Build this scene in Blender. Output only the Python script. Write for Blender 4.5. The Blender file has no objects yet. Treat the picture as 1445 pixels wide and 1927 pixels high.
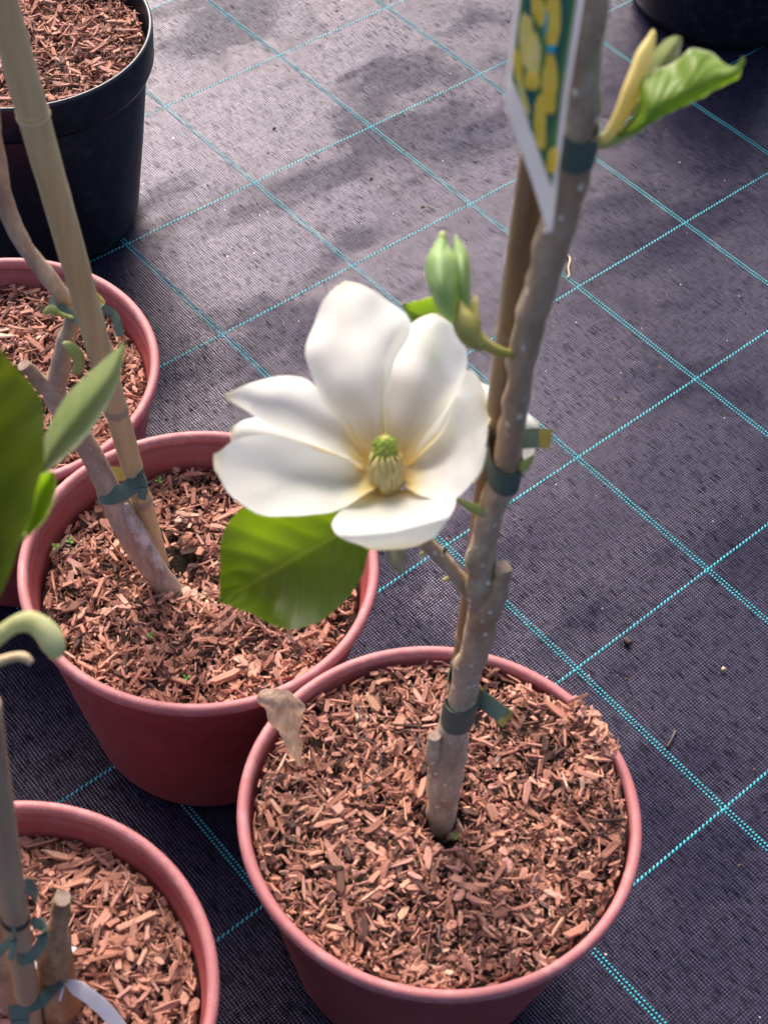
import bpy, bmesh, math, random
import numpy as np
from mathutils import Vector, Matrix, noise as mnoise

# ------------------------------------------------------------------ camera, world, sun, exposure
sc = bpy.context.scene
COL = sc.collection
F_PX, CX, CY = 2850.0, 722.5, 963.5          # photograph calibration (1445 x 1927)
PITCH, ROLL, CAM_H = 0.8970472, -0.0851178, 1.2272745
GRID_TH, GRID_OX, GRID_OY, CELL = 0.7723620, -0.5965569, 1.6239599, 0.19

_c, _s = math.cos(PITCH), math.sin(PITCH)
_fwd = Vector((0, _c, -_s)); _rt = Vector((1, 0, 0)); _dn = Vector((0, -_s, -_c))
_cr, _sr = math.cos(ROLL), math.sin(ROLL)
CR = _cr*_rt + _sr*_dn
CD = -_sr*_rt + _cr*_dn
CF = _fwd
CC = Vector((0, 0, CAM_H))

cam_data = bpy.data.cameras.new('camera')
cam = bpy.data.objects.new('camera', cam_data)
COL.objects.link(cam)
mw = Matrix.Identity(4)
for r in range(3):
    mw[r][0] = CR[r]; mw[r][1] = -CD[r]; mw[r][2] = -CF[r]; mw[r][3] = CC[r]
cam.matrix_world = mw
cam_data.sensor_fit = 'VERTICAL'
cam_data.sensor_height = 36.0
cam_data.lens = F_PX/1927.0*36.0
cam_data.clip_start = 0.02
cam_data.clip_end = 500
cam_data.dof.use_dof = True
cam_data.dof.focus_distance = 1.62
cam_data.dof.aperture_fstop = 13.5
sc.camera = cam

SUN_EL, SUN_AZ = math.radians(42), math.radians(-21)     # azimuth from +Y towards +X
world = bpy.data.worlds.new('World'); sc.world = world; world.use_nodes = True
wn = world.node_tree.nodes; wl = world.node_tree.links
bg = wn['Background']
sky = wn.new('ShaderNodeTexSky'); sky.sky_type = 'NISHITA'; sky.sun_disc = False
sky.sun_elevation = SUN_EL; sky.sun_rotation = SUN_AZ
sky.air_density = 0.5; sky.dust_density = 4.5; sky.ozone_density = 1.0
wl.new(sky.outputs[0], bg.inputs[0]); bg.inputs[1].default_value = 0.125

sun_d = bpy.data.lights.new('sun', 'SUN'); sun_d.energy = 1.5; sun_d.angle = math.radians(22)
sun_d.color = (1.0, 0.91, 0.83)
sun = bpy.data.objects.new('sun', sun_d); COL.objects.link(sun)
_sd = Vector((math.sin(SUN_AZ)*math.cos(SUN_EL), math.cos(SUN_AZ)*math.cos(SUN_EL), math.sin(SUN_EL)))
sun.rotation_euler = _sd.to_track_quat('Z', 'Y').to_euler(); sun.location = _sd*5

sc.view_settings.view_transform = 'Standard'; sc.view_settings.look = 'None'
sc.view_settings.gamma = 1.0; sc.view_settings.use_curve_mapping = False
sc.view_settings.exposure = 1.43
sc.render.engine = 'CYCLES'
sc.cycles.max_bounces = 8; sc.cycles.transmission_bounces = 4

# ------------------------------------------------------------------ geometry helpers
R_ = random.Random(7)
def ray(u, v): return CF + CR*((u-CX)/F_PX) + CD*((v-CY)/F_PX)
def AT(u, v, d): return CC + ray(u, v)*d                       # point on a sight line, d metres deep
def AY(u, v, y): r = ray(u, v); return CC + r*(y/r.y)          # ... on the vertical plane y
def AZ(u, v, z): r = ray(u, v); return CC + r*((z-CAM_H)/r.z)  # ... at height z
def depth(p): return (p-CC).dot(CF)
def pxm(p, px): return px/F_PX*depth(p)                        # pixels -> metres at that point
def project(p):
    q = p-CC; d = q.dot(CF)
    return (CX+F_PX*q.dot(CR)/d, CY+F_PX*q.dot(CD)/d)

def mesh(name, V, F, mat, smooth=True, mats=None, fm=None):
    me = bpy.data.meshes.new(name)
    me.from_pydata([tuple(v) for v in V], [], F)
    if mats:
        for m in mats: me.materials.append(m)
        if fm: me.polygons.foreach_set('material_index', fm)
    elif mat: me.materials.append(mat)
    if smooth: me.polygons.foreach_set('use_smooth', [True]*len(me.polygons))
    me.update()
    return me
def link(name, me, parent=None, loc=None, rot=None):
    o = bpy.data.objects.new(name, me); COL.objects.link(o)
    if parent is not None: o.parent = parent
    if loc is not None: o.location = loc
    if rot is not None: o.rotation_euler = rot
    return o
def tag(o, label=None, cat=None, group=None, kind=None):
    if label: o['label'] = label
    if cat: o['category'] = cat
    if group: o['group'] = group
    if kind: o['kind'] = kind
    return o
def thing(name, loc, label, cat, group=None):
    o = bpy.data.objects.new(name, None); COL.objects.link(o); o.location = loc
    o.empty_display_size = 0.02
    return tag(o, label, cat, group)
def put(name, V, F, mat, parent=None, smooth=True, **k):
    """mesh built in world coordinates, parented to a thing whose only transform is its location"""
    off = Vector((0, 0, 0))
    p = parent
    while p is not None: off = off + Vector(p.location); p = p.parent
    if parent is None:                    # origin at the base of the mesh
        c = Vector((sum(v[0] for v in V)/len(V), sum(v[1] for v in V)/len(V), min(v[2] for v in V)))
        return link(name, mesh(name, [Vector(v)-c for v in V], F, mat, smooth, **k), None, c)
    return link(name, mesh(name, [Vector(v)-off for v in V], F, mat, smooth, **k), parent)

def catmull(pts, n):
    """n+1 samples along a Catmull-Rom curve through pts (sequences of floats)"""
    P = [np.array(p, float) for p in pts]; m = len(P)-1
    out = []
    for k in range(n+1):
        t = k/n*m; i = min(int(t), m-1); f = t-i
        p1, p2 = P[i], P[i+1]
        p0 = P[i-1] if i > 0 else 2*p1-p2
        p3 = P[i+2] if i+2 <= m else 2*p2-p1
        out.append(0.5*((2*p1)+(-p0+p2)*f+(2*p0-5*p1+4*p2-p3)*f*f+(-p0+3*p1-3*p2+p3)*f**3))
    return out

def tube(path, n=None, seg=14, cap=True, bump=0.0, freq=60.0, seed=0, flat=1.0, squash=None):
    """path: list of (Vector, radius). Swept round tube with uneven skin."""
    if n is None: n = (len(path)-1)*4
    S = catmull([(p[0].x, p[0].y, p[0].z, p[1]) for p in path], n)
    V, F = [], []
    up = None
    for k, s in enumerate(S):
        p = Vector(s[:3]); a = S[max(k-1, 0)]; b = S[min(k+1, n)]
        t = (Vector(b[:3])-Vector(a[:3])).normalized()
        if up is None:
            up = t.cross(Vector((0.31, 0.9, 0.2))).normalized()
        x = (up - t*up.dot(t)).normalized(); up = x; y = t.cross(x)
        for i in range(seg):
            an = 2*math.pi*i/seg
            rr = max(s[3], 1e-5)
            d = x*math.cos(an)+y*math.sin(an)*flat
            q = p+d*rr
            if bump: q = q + d*(bump*mnoise.noise(q*freq+Vector((seed, seed*2.3, 0))))
            V.append(q)
    for k in range(n):
        for i in range(seg):
            j = (i+1) % seg
            F.append((k*seg+i, k*seg+j, (k+1)*seg+j, (k+1)*seg+i))
    if cap:
        F.append(tuple(range(seg-1, -1, -1))); F.append(tuple(n*seg+i for i in range(seg)))
    return V, F

def lathe(prof, seg, c=(0, 0, 0), closed=False, wob=0.0, seed=0, oval=0.0, grow=1.0):
    V, F = [], []
    m = len(prof)
    for i in range(seg):
        a = 2*math.pi*i/seg
        w = grow*(1+oval*math.cos(2*a)+wob*(math.sin(2*a+seed)+0.6*math.sin(3*a+seed*1.7)))
        for (r, z) in prof: V.append(Vector((c[0]+r*w*math.cos(a), c[1]+r*w*math.sin(a), c[2]+z)))
    for i in range(seg):
        j = (i+1) % seg
        for k in range(m if closed else m-1):
            l = (k+1) % m
            F.append((i*m+k, j*m+k, j*m+l, i*m+l))
    return V, F

def sheet(L, M, Rr, n=22, m=12, ruffle=0.0, rf=40.0, seed=0.0, pleat=0.0, npl=9, pts=None, thick=0.0):
    """leaf or petal: lofted over left edge, midrib and right edge control points (Vectors)"""
    l, c, r = (catmull([tuple(p) for p in X], n) for X in (L, M, Rr))
    V, F, UV = [], [], []
    for k in range(n+1):
        for i in range(m+1):
            x = i/m*2-1
            a, b, d = l[k], c[k], r[k]
            q = b + (d-a)*0.5*x + ((a+d)*0.5-b)*(abs(x)**1.7)
            V.append(Vector(q)); UV.append((i/m, k/n))
    V2 = []
    W = m+1
    for k in range(n+1):
        for i in range(W):
            v = V[k*W+i]
            du = V[k*W+min(i+1, m)]-V[k*W+max(i-1, 0)]; dv = V[min(k+1, n)*W+i]-V[max(k-1, 0)*W+i]
            nn = du.cross(dv)
            if nn.length > 1e-12: nn.normalize()
            x = abs(i/m*2-1)
            h = ruffle*(mnoise.noise(v*rf+Vector((seed, 0, seed)))*(0.35+0.65*x*x))*min(1, k/n*3)
            if pleat: h += pleat*math.sin((k/n-0.22*x)*npl*2*math.pi)*min(1, x*3)*(1-0.5*x)
            V2.append(v+nn*h)
    for k in range(n):
        for i in range(m): F.append((k*W+i, k*W+i+1, (k+1)*W+i+1, (k+1)*W+i))
    return V2, F, UV
def put_sheet(name, data, mat, parent):
    V, F, UV = data
    o = put(name, V, F, mat, parent)
    ul = o.data.uv_layers.new(name='UVMap')
    for li, l in enumerate(o.data.loops): ul.data[li].uv = UV[l.vertex_index]
    return o

def ribbon(path, width, thick, up=None):
    """path: Vectors; width vectors taken from `up` (one Vector or list); closed box strip"""
    V, F = [], []
    n = len(path)
    for k, p in enumerate(path):
        t = (path[min(k+1, n-1)]-path[max(k-1, 0)]).normalized()
        w = (up[k] if isinstance(up, list) else up)
        w = (w - t*w.dot(t)).normalized(); nn = t.cross(w)
        wd = width[k] if isinstance(width, list) else width
        for a, b in ((-1, -1), (1, -1), (1, 1), (-1, 1)):
            V.append(p+w*(a*wd/2)+nn*(b*thick/2))
    for k in range(n-1):
        for i in range(4):
            j = (i+1) % 4
            F.append((k*4+i, k*4+j, (k+1)*4+j, (k+1)*4+i))
    F.append((3, 2, 1, 0)); F.append(tuple((n-1)*4+i for i in range(4)))
    return V, F
def join(*parts):
    V, F = [], []
    for v, f in parts:
        o = len(V); V += list(v); F += [tuple(i+o for i in q) for q in f]
    return V, F

# ------------------------------------------------------------------ material helpers
def newmat(name):
    m = bpy.data.materials.new(name); m.use_nodes = True
    nt = m.node_tree
    return m, nt, nt.nodes, nt.links, nt.nodes['Principled BSDF']
def N(nt, t, **k):
    n = nt.nodes.new(t)
    for a, b in k.items():
        if a in ('op',): n.operation = b
        else: setattr(n, a, b)
    return n
def ramp(nt, fac, stops, interp='LINEAR'):
    r = nt.nodes.new('ShaderNodeValToRGB'); r.color_ramp.interpolation = interp
    el = r.color_ramp.elements
    while len(el) < len(stops): el.new(0.5)
    for e, (p, c) in zip(el, stops): e.position = p; e.color = (*c, 1) if len(c) == 3 else c
    nt.links.new(fac, r.inputs[0]); return r.outputs[0]
def mth(nt, op, a, b=None, c=None):
    n = nt.nodes.new('ShaderNodeMath'); n.operation = op
    for i, x in enumerate((a, b, c)):
        if x is None: continue
        if isinstance(x, (int, float)): n.inputs[i].default_value = x
        else: nt.links.new(x, n.inputs[i])
    return n.outputs[0]
def mixc(nt, fac, a, b, mode='MIX'):
    n = nt.nodes.new('ShaderNodeMix'); n.data_type = 'RGBA'; n.blend_type = mode
    for s, x in ((n.inputs['Factor'], fac), (n.inputs[6], a), (n.inputs[7], b)):
        if isinstance(x, (int, float)): s.default_value = x
        elif isinstance(x, tuple): s.default_value = (*x, 1)
        else: nt.links.new(x, s)
    return n.outputs[2]
def noise(nt, vec, scale, detail=3, rough=0.55):
    n = nt.nodes.new('ShaderNodeTexNoise'); n.inputs['Scale'].default_value = scale
    n.inputs['Detail'].default_value = detail; n.inputs['Roughness'].default_value = rough
    if vec is not None: nt.links.new(vec, n.inputs['Vector'])
    return n.outputs['Fac']
def mapping(nt, vec, scale=(1, 1, 1), rot=(0, 0, 0), loc=(0, 0, 0)):
    n = nt.nodes.new('ShaderNodeMapping'); n.inputs['Scale'].default_value = scale
    n.inputs['Rotation'].default_value = rot; n.inputs['Location'].default_value = loc
    nt.links.new(vec, n.inputs['Vector']); return n.outputs[0]
def coords(nt, which='Object'):
    return nt.nodes.new('ShaderNodeTexCoord').outputs[which]
def bump(nt, h, strength, dist, b):
    n = nt.nodes.new('ShaderNodeBump'); n.inputs['Strength'].default_value = strength
    n.inputs['Distance'].default_value = dist
    nt.links.new(h, n.inputs['Height']); nt.links.new(n.outputs[0], b.inputs['Normal'])

def mat_plastic(name, base, dark, rough=0.42, dust=(0.5, 0.4, 0.38), dustamt=0.25):
    m, nt, ns, ls, b = newmat(name)
    co = coords(nt)
    n1 = noise(nt, co, 22, 4); n2 = noise(nt, co, 260, 2)
    col = mixc(nt, ramp(nt, n1, [(0.3, (0, 0, 0)), (0.7, (1, 1, 1))]), base, dark)
    du = mth(nt, 'MULTIPLY', ramp(nt, noise(nt, co, 70, 5, 0.7), [(0.5, (0, 0, 0)), (0.75, (1, 1, 1))]), dustamt)
    col = mixc(nt, du, col, dust)
    spk = ramp(nt, noise(nt, co, 420, 1), [(0.735, (0, 0, 0)), (0.77, (1, 1, 1))])
    col = mixc(nt, mth(nt, 'MULTIPLY', spk, dustamt*1.6), col, dust)
    ls.new(col, b.inputs['Base Color'])
    ls.new(mth(nt, 'ADD', mth(nt, 'MULTIPLY', n1, 0.22), rough-0.1), b.inputs['Roughness'])
    bump(nt, mth(nt, 'ADD', n2, mth(nt, 'MULTIPLY', n1, 2.0)), 0.12, 0.0012, b)
    return m

def mat_fabric():
    m, nt, ns, ls, b = newmat('woven_ground_cover')
    co = mapping(nt, coords(nt), rot=(0, 0, -GRID_TH))
    sep = ns.new('ShaderNodeSeparateXYZ'); ls.new(co, sep.inputs[0])
    a, c = sep.outputs[0], sep.outputs[1]           # a varies across the warp, c across the weft
    wob = mth(nt, 'MULTIPLY', noise(nt, mapping(nt, co, (12, 30, 1)), 1.0, 2), 0.004)
    pa, pc = 0.0031, 0.0026
    wa = mth(nt, 'SINE', mth(nt, 'MULTIPLY', mth(nt, 'ADD', a, wob), 2*math.pi/pa))
    wc = mth(nt, 'SINE', mth(nt, 'MULTIPLY', mth(nt, 'ADD', c, wob), 2*math.pi/pc))
    rib = mth(nt, 'ADD', mth(nt, 'MULTIPLY', wa, 0.5), 0.5)
    pick = mth(nt, 'ADD', mth(nt, 'MULTIPLY', wc, 0.5), 0.5)
    weave = mth(nt, 'ADD', mth(nt, 'MULTIPLY', rib, 0.62), mth(nt, 'MULTIPLY', pick, 0.38))
    slub = noise(nt, mapping(nt, co, (760, 55, 1)), 1.0, 2, 0.6)
    slubw = noise(nt, mapping(nt, co, (70, 330, 1)), 1.0, 2, 0.6)
    big = noise(nt, co, 7, 4, 0.6)
    h = mth(nt, 'ADD', weave, mth(nt, 'MULTIPLY', slub, 0.9))
    tone = mth(nt, 'MULTIPLY', weave, ramp(nt, slub, [(0.34, (0.06,)*3), (0.50, (1,)*3)]))
    tone = mth(nt, 'MULTIPLY', tone, ramp(nt, slubw, [(0.28, (0.5,)*3), (0.55, (1,)*3)]))
    col = mixc(nt, tone, (0.004, 0.004, 0.009), (0.038, 0.035, 0.066))
    gaps = ramp(nt, noise(nt, mapping(nt, co, (480, 100, 1)), 1.0, 2, 0.6), [(0.31, (1,)*3), (0.37, (0,)*3)])
    col = mixc(nt, gaps, col, (0.004, 0.004, 0.006))
    dust = ramp(nt, big, [(0.42, (0,)*3), (0.75, (1,)*3)])
    col = mixc(nt, mth(nt, 'MULTIPLY', dust, 0.06), col, (0.12, 0.10, 0.13))
    vor = ns.new('ShaderNodeTexVoronoi'); vor.inputs['Scale'].default_value = 120
    ls.new(co, vor.inputs['Vector'])
    sp = mth(nt, 'MULTIPLY', mth(nt, 'LESS_THAN', vor.outputs['Distance'], 0.06),
             mth(nt, 'GREATER_THAN', noise(nt, co, 45, 2), 0.68))
    col = mixc(nt, mth(nt, 'MULTIPLY', sp, 0.8), col, (0.42, 0.38, 0.36))
    ls.new(col, b.inputs['Base Color'])
    rg = mth(nt, 'ADD', mth(nt, 'MULTIPLY', ramp(nt, noise(nt, mapping(nt, co, (5, 9, 1)), 1.0, 4, 0.6), [(0.35, (0,)*3), (0.65, (1,)*3)]), 0.09),
             mth(nt, 'SUBTRACT', 0.20, mth(nt, 'MULTIPLY', tone, 0.05)))
    ls.new(rg, b.inputs['Roughness'])
    tone = mth(nt, 'MULTIPLY', tone, mth(nt, 'SUBTRACT', 1.0, gaps))
    stain = ramp(nt, noise(nt, mapping(nt, co, (3.2, 5.5, 1), loc=(0.7, 0.2, 0)), 1.0, 5, 0.62), [(0.41, (0.36,)*3), (0.50, (1,)*3)])
    ls.new(mth(nt, 'MULTIPLY', mth(nt, 'ADD', mth(nt, 'MULTIPLY', tone, 0.66), 0.005), stain), b.inputs['Specular IOR Level'])
    b.inputs['Specular Tint'].default_value = (1.0, 0.86, 1.0, 1)
    bump(nt, h, 0.32, 0.0010, b)
    return m

def mat_simple(name, c1, c2, scale=40, rough=0.6, bmp=0.2, dist=0.001, trans=0.0, spec=0.4, vec_scale=(1, 1, 1)):
    m, nt, ns, ls, b = newmat(name)
    co = mapping(nt, coords(nt), vec_scale)
    n1 = noise(nt, co, scale, 4, 0.6)
    col = mixc(nt, ramp(nt, n1, [(0.32, (0,)*3), (0.68, (1,)*3)]), c1, c2)
    ls.new(col, b.inputs['Base Color']); b.inputs['Roughness'].default_value = rough
    b.inputs['Specular IOR Level'].default_value = spec
    bump(nt, noise(nt, co, scale*3, 3), bmp, dist, b)
    if trans: add_trans(nt, b, col, trans)
    return m
def add_trans(nt, b, col, amt):
    t = nt.nodes.new('ShaderNodeBsdfTranslucent'); mx = nt.nodes.new('ShaderNodeMixShader')
    out = nt.nodes['Material Output']
    if isinstance(col, tuple): t.inputs[0].default_value = (*col, 1)
    else: nt.links.new(col, t.inputs[0])
    mx.inputs[0].default_value = amt
    nt.links.new(b.outputs[0], mx.inputs[1]); nt.links.new(t.outputs[0], mx.inputs[2])
    nt.links.new(mx.outputs[0], out.inputs['Surface'])

def mat_chip(name, individual):
    m, nt, ns, ls, b = newmat(name)
    if individual:
        oc = ns.new('ShaderNodeSeparateColor'); ls.new(ns.new('ShaderNodeObjectInfo').outputs['Color'], oc.inputs[0])
        rnd = oc.outputs[0]
    else:
        at = ns.new('ShaderNodeAttribute'); at.attribute_name = 'chip_tone'; rnd = at.outputs['Fac']
    col = ramp(nt, rnd, [(0.0, (0.040, 0.021, 0.016)), (0.08, (0.115, 0.052, 0.036)), (0.19, (0.27, 0.112, 0.073)),
                         (0.40, (0.48, 0.205, 0.132)), (0.60, (0.61, 0.285, 0.195)), (0.77, (0.53, 0.275, 0.212)),
                         (0.90, (0.68, 0.365, 0.225)), (1.0, (0.74, 0.49, 0.36))])
    co = coords(nt)
    g = noise(nt, mapping(nt, co, (60, 700, 300)) if individual else co, 1.0 if individual else 420, 3, 0.65)
    col = mixc(nt, mth(nt, 'MULTIPLY', ramp(nt, g, [(0.3, (1,)*3), (0.6, (0,)*3)]), 0.50), col, (0.15, 0.065, 0.045))
    ls.new(col, b.inputs['Base Color']); b.inputs['Roughness'].default_value = 0.72
    b.inputs['Specular IOR Level'].default_value = 0.3
    bump(nt, g, 0.5, 0.0008, b)
    return m

def mat_bark(name, c_dark, c_mid, c_light, lent=(0.42, 0.37, 0.33), lsc=105, lthr=0.17, patch=(0.16, 0.075, 0.045)):
    m, nt, ns, ls, b = newmat(name)
    co = coords(nt)
    n1 = noise(nt, mapping(nt, co, (1, 1, 0.35)), 60, 5, 0.62); n2 = noise(nt, mapping(nt, co, (1, 1, 0.5)), 16, 3)
    col = ramp(nt, n1, [(0.36, c_dark), (0.5, c_mid), (0.64, c_light)])
    col = mixc(nt, mth(nt, 'MULTIPLY', ramp(nt, n2, [(0.47, (0,)*3), (0.60, (1,)*3)]), 0.8), col, patch)
    v = ns.new('ShaderNodeTexVoronoi'); v.inputs['Scale'].default_value = lsc
    ls.new(mapping(nt, co, (1, 1, 0.8)), v.inputs['Vector'])
    dot = ramp(nt, v.outputs['Distance'], [(lthr*0.75, (1,)*3), (lthr*1.15, (0,)*3)])
    dot = mth(nt, 'MULTIPLY', dot, ramp(nt, noise(nt, co, 75, 1), [(0.37, (0,)*3), (0.45, (1,)*3)]))
    col = mixc(nt, mth(nt, 'MULTIPLY', dot, 0.9), col, lent)
    ls.new(col, b.inputs['Base Color']); b.inputs['Roughness'].default_value = 0.62
    b.inputs['Specular IOR Level'].default_value = 0.35
    n3 = noise(nt, mapping(nt, co, (1, 1, 0.6)), 330, 3, 0.6)
    col2 = mixc(nt, mth(nt, 'MULTIPLY', ramp(nt, n3, [(0.42, (1,)*3), (0.56, (0,)*3)]), 0.35), col, c_dark)
    ls.new(col2, b.inputs['Base Color'])
    bump(nt, mth(nt, 'ADD', mth(nt, 'ADD', n1, mth(nt, 'MULTIPLY', n3, 0.5)), mth(nt, 'MULTIPLY', dot, 1.2)), 0.75, 0.0016, b)
    return m

def mat_leaf(name, c1, c2, vein, nv=8, trans=0.4, tcol=None, rough=0.45, veinamt=0.6, edge=None):
    m, nt, ns, ls, b = newmat(name)
    uv = coords(nt, 'UV'); sep = ns.new('ShaderNodeSeparateXYZ'); ls.new(uv, sep.inputs[0])
    x = mth(nt, 'ABSOLUTE', mth(nt, 'SUBTRACT', mth(nt, 'MULTIPLY', sep.outputs[0], 2), 1))
    y = sep.outputs[1]
    co = coords(nt)
    ph = mth(nt, 'SUBTRACT', y, mth(nt, 'MULTIPLY', mth(nt, 'POWER', x, 0.8), 0.25))
    ph = mth(nt, 'ADD', ph, mth(nt, 'MULTIPLY', noise(nt, co, 25, 2), 0.04))
    w = mth(nt, 'ABSOLUTE', mth(nt, 'SINE', mth(nt, 'MULTIPLY', ph, math.pi*nv)))
    lat = ramp(nt, w, [(0.0, (1,)*3), (0.16, (0,)*3)])
    mid = ramp(nt, x, [(0.018, (1,)*3), (0.05, (0,)*3)])
    vv = mth(nt, 'MAXIMUM', mth(nt, 'MULTIPLY', lat, 0.55), mid)
    n1 = noise(nt, co, 45, 4)
    col = mixc(nt, ramp(nt, n1, [(0.3, (0,)*3), (0.7, (1,)*3)]), c1, c2)
    col = mixc(nt, mth(nt, 'MULTIPLY', vv, veinamt), col, vein)
    if edge: col = mixc(nt, ramp(nt, x, [(0.90, (0,)*3), (0.98, (1,)*3)]), col, edge)
    ls.new(col, b.inputs['Base Color']); b.inputs['Roughness'].default_value = rough
    b.inputs['Specular IOR Level'].default_value = 0.35
    bump(nt, mth(nt, 'ADD', mth(nt, 'MULTIPLY', w, 0.8), mth(nt, 'MULTIPLY', n1, 0.4)), 0.35, 0.0012, b)
    add_trans(nt, b, mixc(nt, 1.0, col, tcol or (1.0, 1.0, 0.35), 'MULTIPLY'), trans)
    return m

def mat_petal():
    m, nt, ns, ls, b = newmat('ivory_petal')
    uv = coords(nt, 'UV'); sep = ns.new('ShaderNodeSeparateXYZ'); ls.new(uv, sep.inputs[0])
    y = sep.outputs[1]
    co = coords(nt)
    n1 = noise(nt, co, 30, 3)
    yy = mth(nt, 'ADD', y, mth(nt, 'MULTIPLY', mth(nt, 'SUBTRACT', n1, 0.5), 0.08))
    col = ramp(nt, yy, [(0.02, (0.66, 0.45, 0.11)), (0.10, (0.82, 0.68, 0.32)), (0.22, (0.88, 0.86, 0.72)),
                        (0.4, (0.93, 0.92, 0.86)), (0.86, (0.93, 0.915, 0.84)), (1.0, (0.88, 0.82, 0.56))])
    st = noise(nt, mapping(nt, uv, (26, 1.2, 1)), 1.0, 3)
    col = mixc(nt, mth(nt, 'MULTIPLY', ramp(nt, st, [(0.4, (0,)*3), (0.7, (1,)*3)]), 0.10), col, (0.80, 0.78, 0.60))
    ls.new(col, b.inputs['Base Color']); b.inputs['Roughness'].default_value = 0.48
    b.inputs['Specular IOR Level'].default_value = 0.3
    wr = noise(nt, mapping(nt, co, (1, 1, 1.6)), 95, 3, 0.5)
    bump(nt, mth(nt, 'ADD', st, mth(nt, 'ADD', mth(nt, 'MULTIPLY', n1, 3), mth(nt, 'MULTIPLY', wr, 1.6))), 0.30, 0.0014, b)
    add_trans(nt, b, col, 0.55)
    return m

M = {}
M['fabric'] = mat_fabric()
M['teal'] = mat_simple('teal_yarn', (0.025, 0.42, 0.47), (0.015, 0.30, 0.36), 300, 0.45, 0.1)
M['terra'] = mat_plastic('terracotta_plastic', (0.30, 0.056, 0.054), (0.25, 0.044, 0.044), 0.46, dustamt=0.12)  # pot walls: shade between the pots put into this darker base red
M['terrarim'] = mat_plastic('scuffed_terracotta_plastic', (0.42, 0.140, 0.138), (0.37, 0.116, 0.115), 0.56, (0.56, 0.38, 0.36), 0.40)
M['black'] = mat_plastic('black_plastic', (0.010, 0.011, 0.017), (0.007, 0.007, 0.012), 0.33, (0.20, 0.19, 0.20), 0.12)
M['soil'] = mat_simple('dark_compost', (0.022, 0.013, 0.010), (0.055, 0.032, 0.022), 120, 0.9, 0.8, 0.003)
M['chip'] = mat_chip('wood_chip', True)
M['chipbed'] = mat_chip('wood_chip_bed', False)
M['bark'] = mat_bark('grey_brown_bark', (0.30, 0.215, 0.140), (0.45, 0.345, 0.235), (0.55, 0.45, 0.325), lent=(0.84, 0.74, 0.58), lthr=0.20, patch=(0.33, 0.185, 0.105))
M['bark2'] = mat_bark('pinkish_grey_bark', (0.27, 0.19, 0.140), (0.41, 0.305, 0.225), (0.52, 0.415, 0.32), lent=(0.62, 0.52, 0.45), lsc=140, patch=(0.36, 0.245, 0.18))
M['stump'] = mat_bark('ochre_brown_bark', (0.16, 0.09, 0.045), (0.32, 0.20, 0.11), (0.48, 0.35, 0.21), lthr=0.05, patch=(0.30, 0.12, 0.03))
M['wound'] = mat_simple('flaking_pale_bark', (0.70, 0.62, 0.56), (0.30, 0.20, 0.16), 150, 0.8, 0.9, 0.002, vec_scale=(1, 1, 0.4))
M['cut'] = mat_simple('cut_wood', (0.34, 0.25, 0.19), (0.20, 0.13, 0.10), 160, 0.8, 0.3)
M['cane'] = mat_simple('tan_bamboo', (0.46, 0.33, 0.155), (0.60, 0.47, 0.25), 34, 0.42, 0.12, 0.001, vec_scale=(3, 3, 0.25))
M['canebrown'] = mat_simple('brown_bamboo', (0.16, 0.085, 0.038), (0.30, 0.185, 0.095), 26, 0.45, 0.15, 0.001, vec_scale=(2.5, 2.5, 0.25))
M['canegrey'] = mat_simple('weathered_bamboo', (0.30, 0.21, 0.13), (0.42, 0.31, 0.20), 34, 0.5, 0.15, 0.001, vec_scale=(3, 3, 0.3))
M['node'] = mat_simple('bamboo_node', (0.20, 0.13, 0.075), (0.34, 0.24, 0.13), 90, 0.6, 0.2)
M['nodedark'] = mat_simple('dark_bamboo_node', (0.03, 0.022, 0.02), (0.08, 0.06, 0.05), 90, 0.6, 0.2)
M['tie'] = mat_simple('green_tie_tape', (0.080, 0.120, 0.096), (0.110, 0.155, 0.122), 50, 0.5, 0.1, trans=0.2)
M['tieolive'] = mat_simple('olive_tie_tape', (0.21, 0.165, 0.03), (0.28, 0.22, 0.05), 50, 0.5, 0.1, trans=0.15)
M['paper'] = mat_simple('white_paper_ribbon', (0.86, 0.84, 0.86), (0.80, 0.78, 0.81), 60, 0.6, 0.1, trans=0.5)
M['petal'] = mat_petal()
M['leaf'] = mat_leaf('backlit_green_leaf', (0.080, 0.145, 0.009), (0.110, 0.185, 0.014), (0.19, 0.28, 0.045), 8, 0.55, (2.1, 1.9, 0.45), 0.4, 0.5)
M['leafdark'] = mat_leaf('olive_green_leaf', (0.075, 0.115, 0.014), (0.115, 0.145, 0.018), (0.15, 0.19, 0.03), 6, 0.45, (1.5, 1.4, 0.4), 0.4, 0.4)
M['leafgrey'] = mat_leaf('grey_green_leaf_underside', (0.27, 0.32, 0.19), (0.36, 0.37, 0.27), (0.48, 0.56, 0.34), 5, 0.35, (1.0, 1.1, 0.6), 0.55, 0.6)
M['leafyoung'] = mat_leaf('fresh_green_leaf', (0.16, 0.27, 0.025), (0.22, 0.33, 0.045), (0.34, 0.45, 0.12), 9, 0.45, (1.4, 1.5, 0.25), 0.45, 0.55, edge=(0.50, 0.60, 0.30))
M['leafmint'] = mat_leaf('mint_green_young_leaf', (0.27, 0.42, 0.13), (0.38, 0.50, 0.24), (0.46, 0.58, 0.30), 3, 0.35, (1.1, 1.3, 0.4), 0.5, 0.3)
M['bud'] = mat_simple('green_bud', (0.38, 0.44, 0.10), (0.48, 0.52, 0.22), 70, 0.5, 0.2, trans=0.25)
M['budpale'] = mat_simple('pale_downy_bud', (0.58, 0.58, 0.24), (0.68, 0.68, 0.38), 60, 0.6, 0.2, trans=0.3)
M['bract'] = mat_simple('yellow_bract', (0.42, 0.37, 0.075), (0.50, 0.45, 0.15), 50, 0.5, 0.2, trans=0.3)
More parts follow.
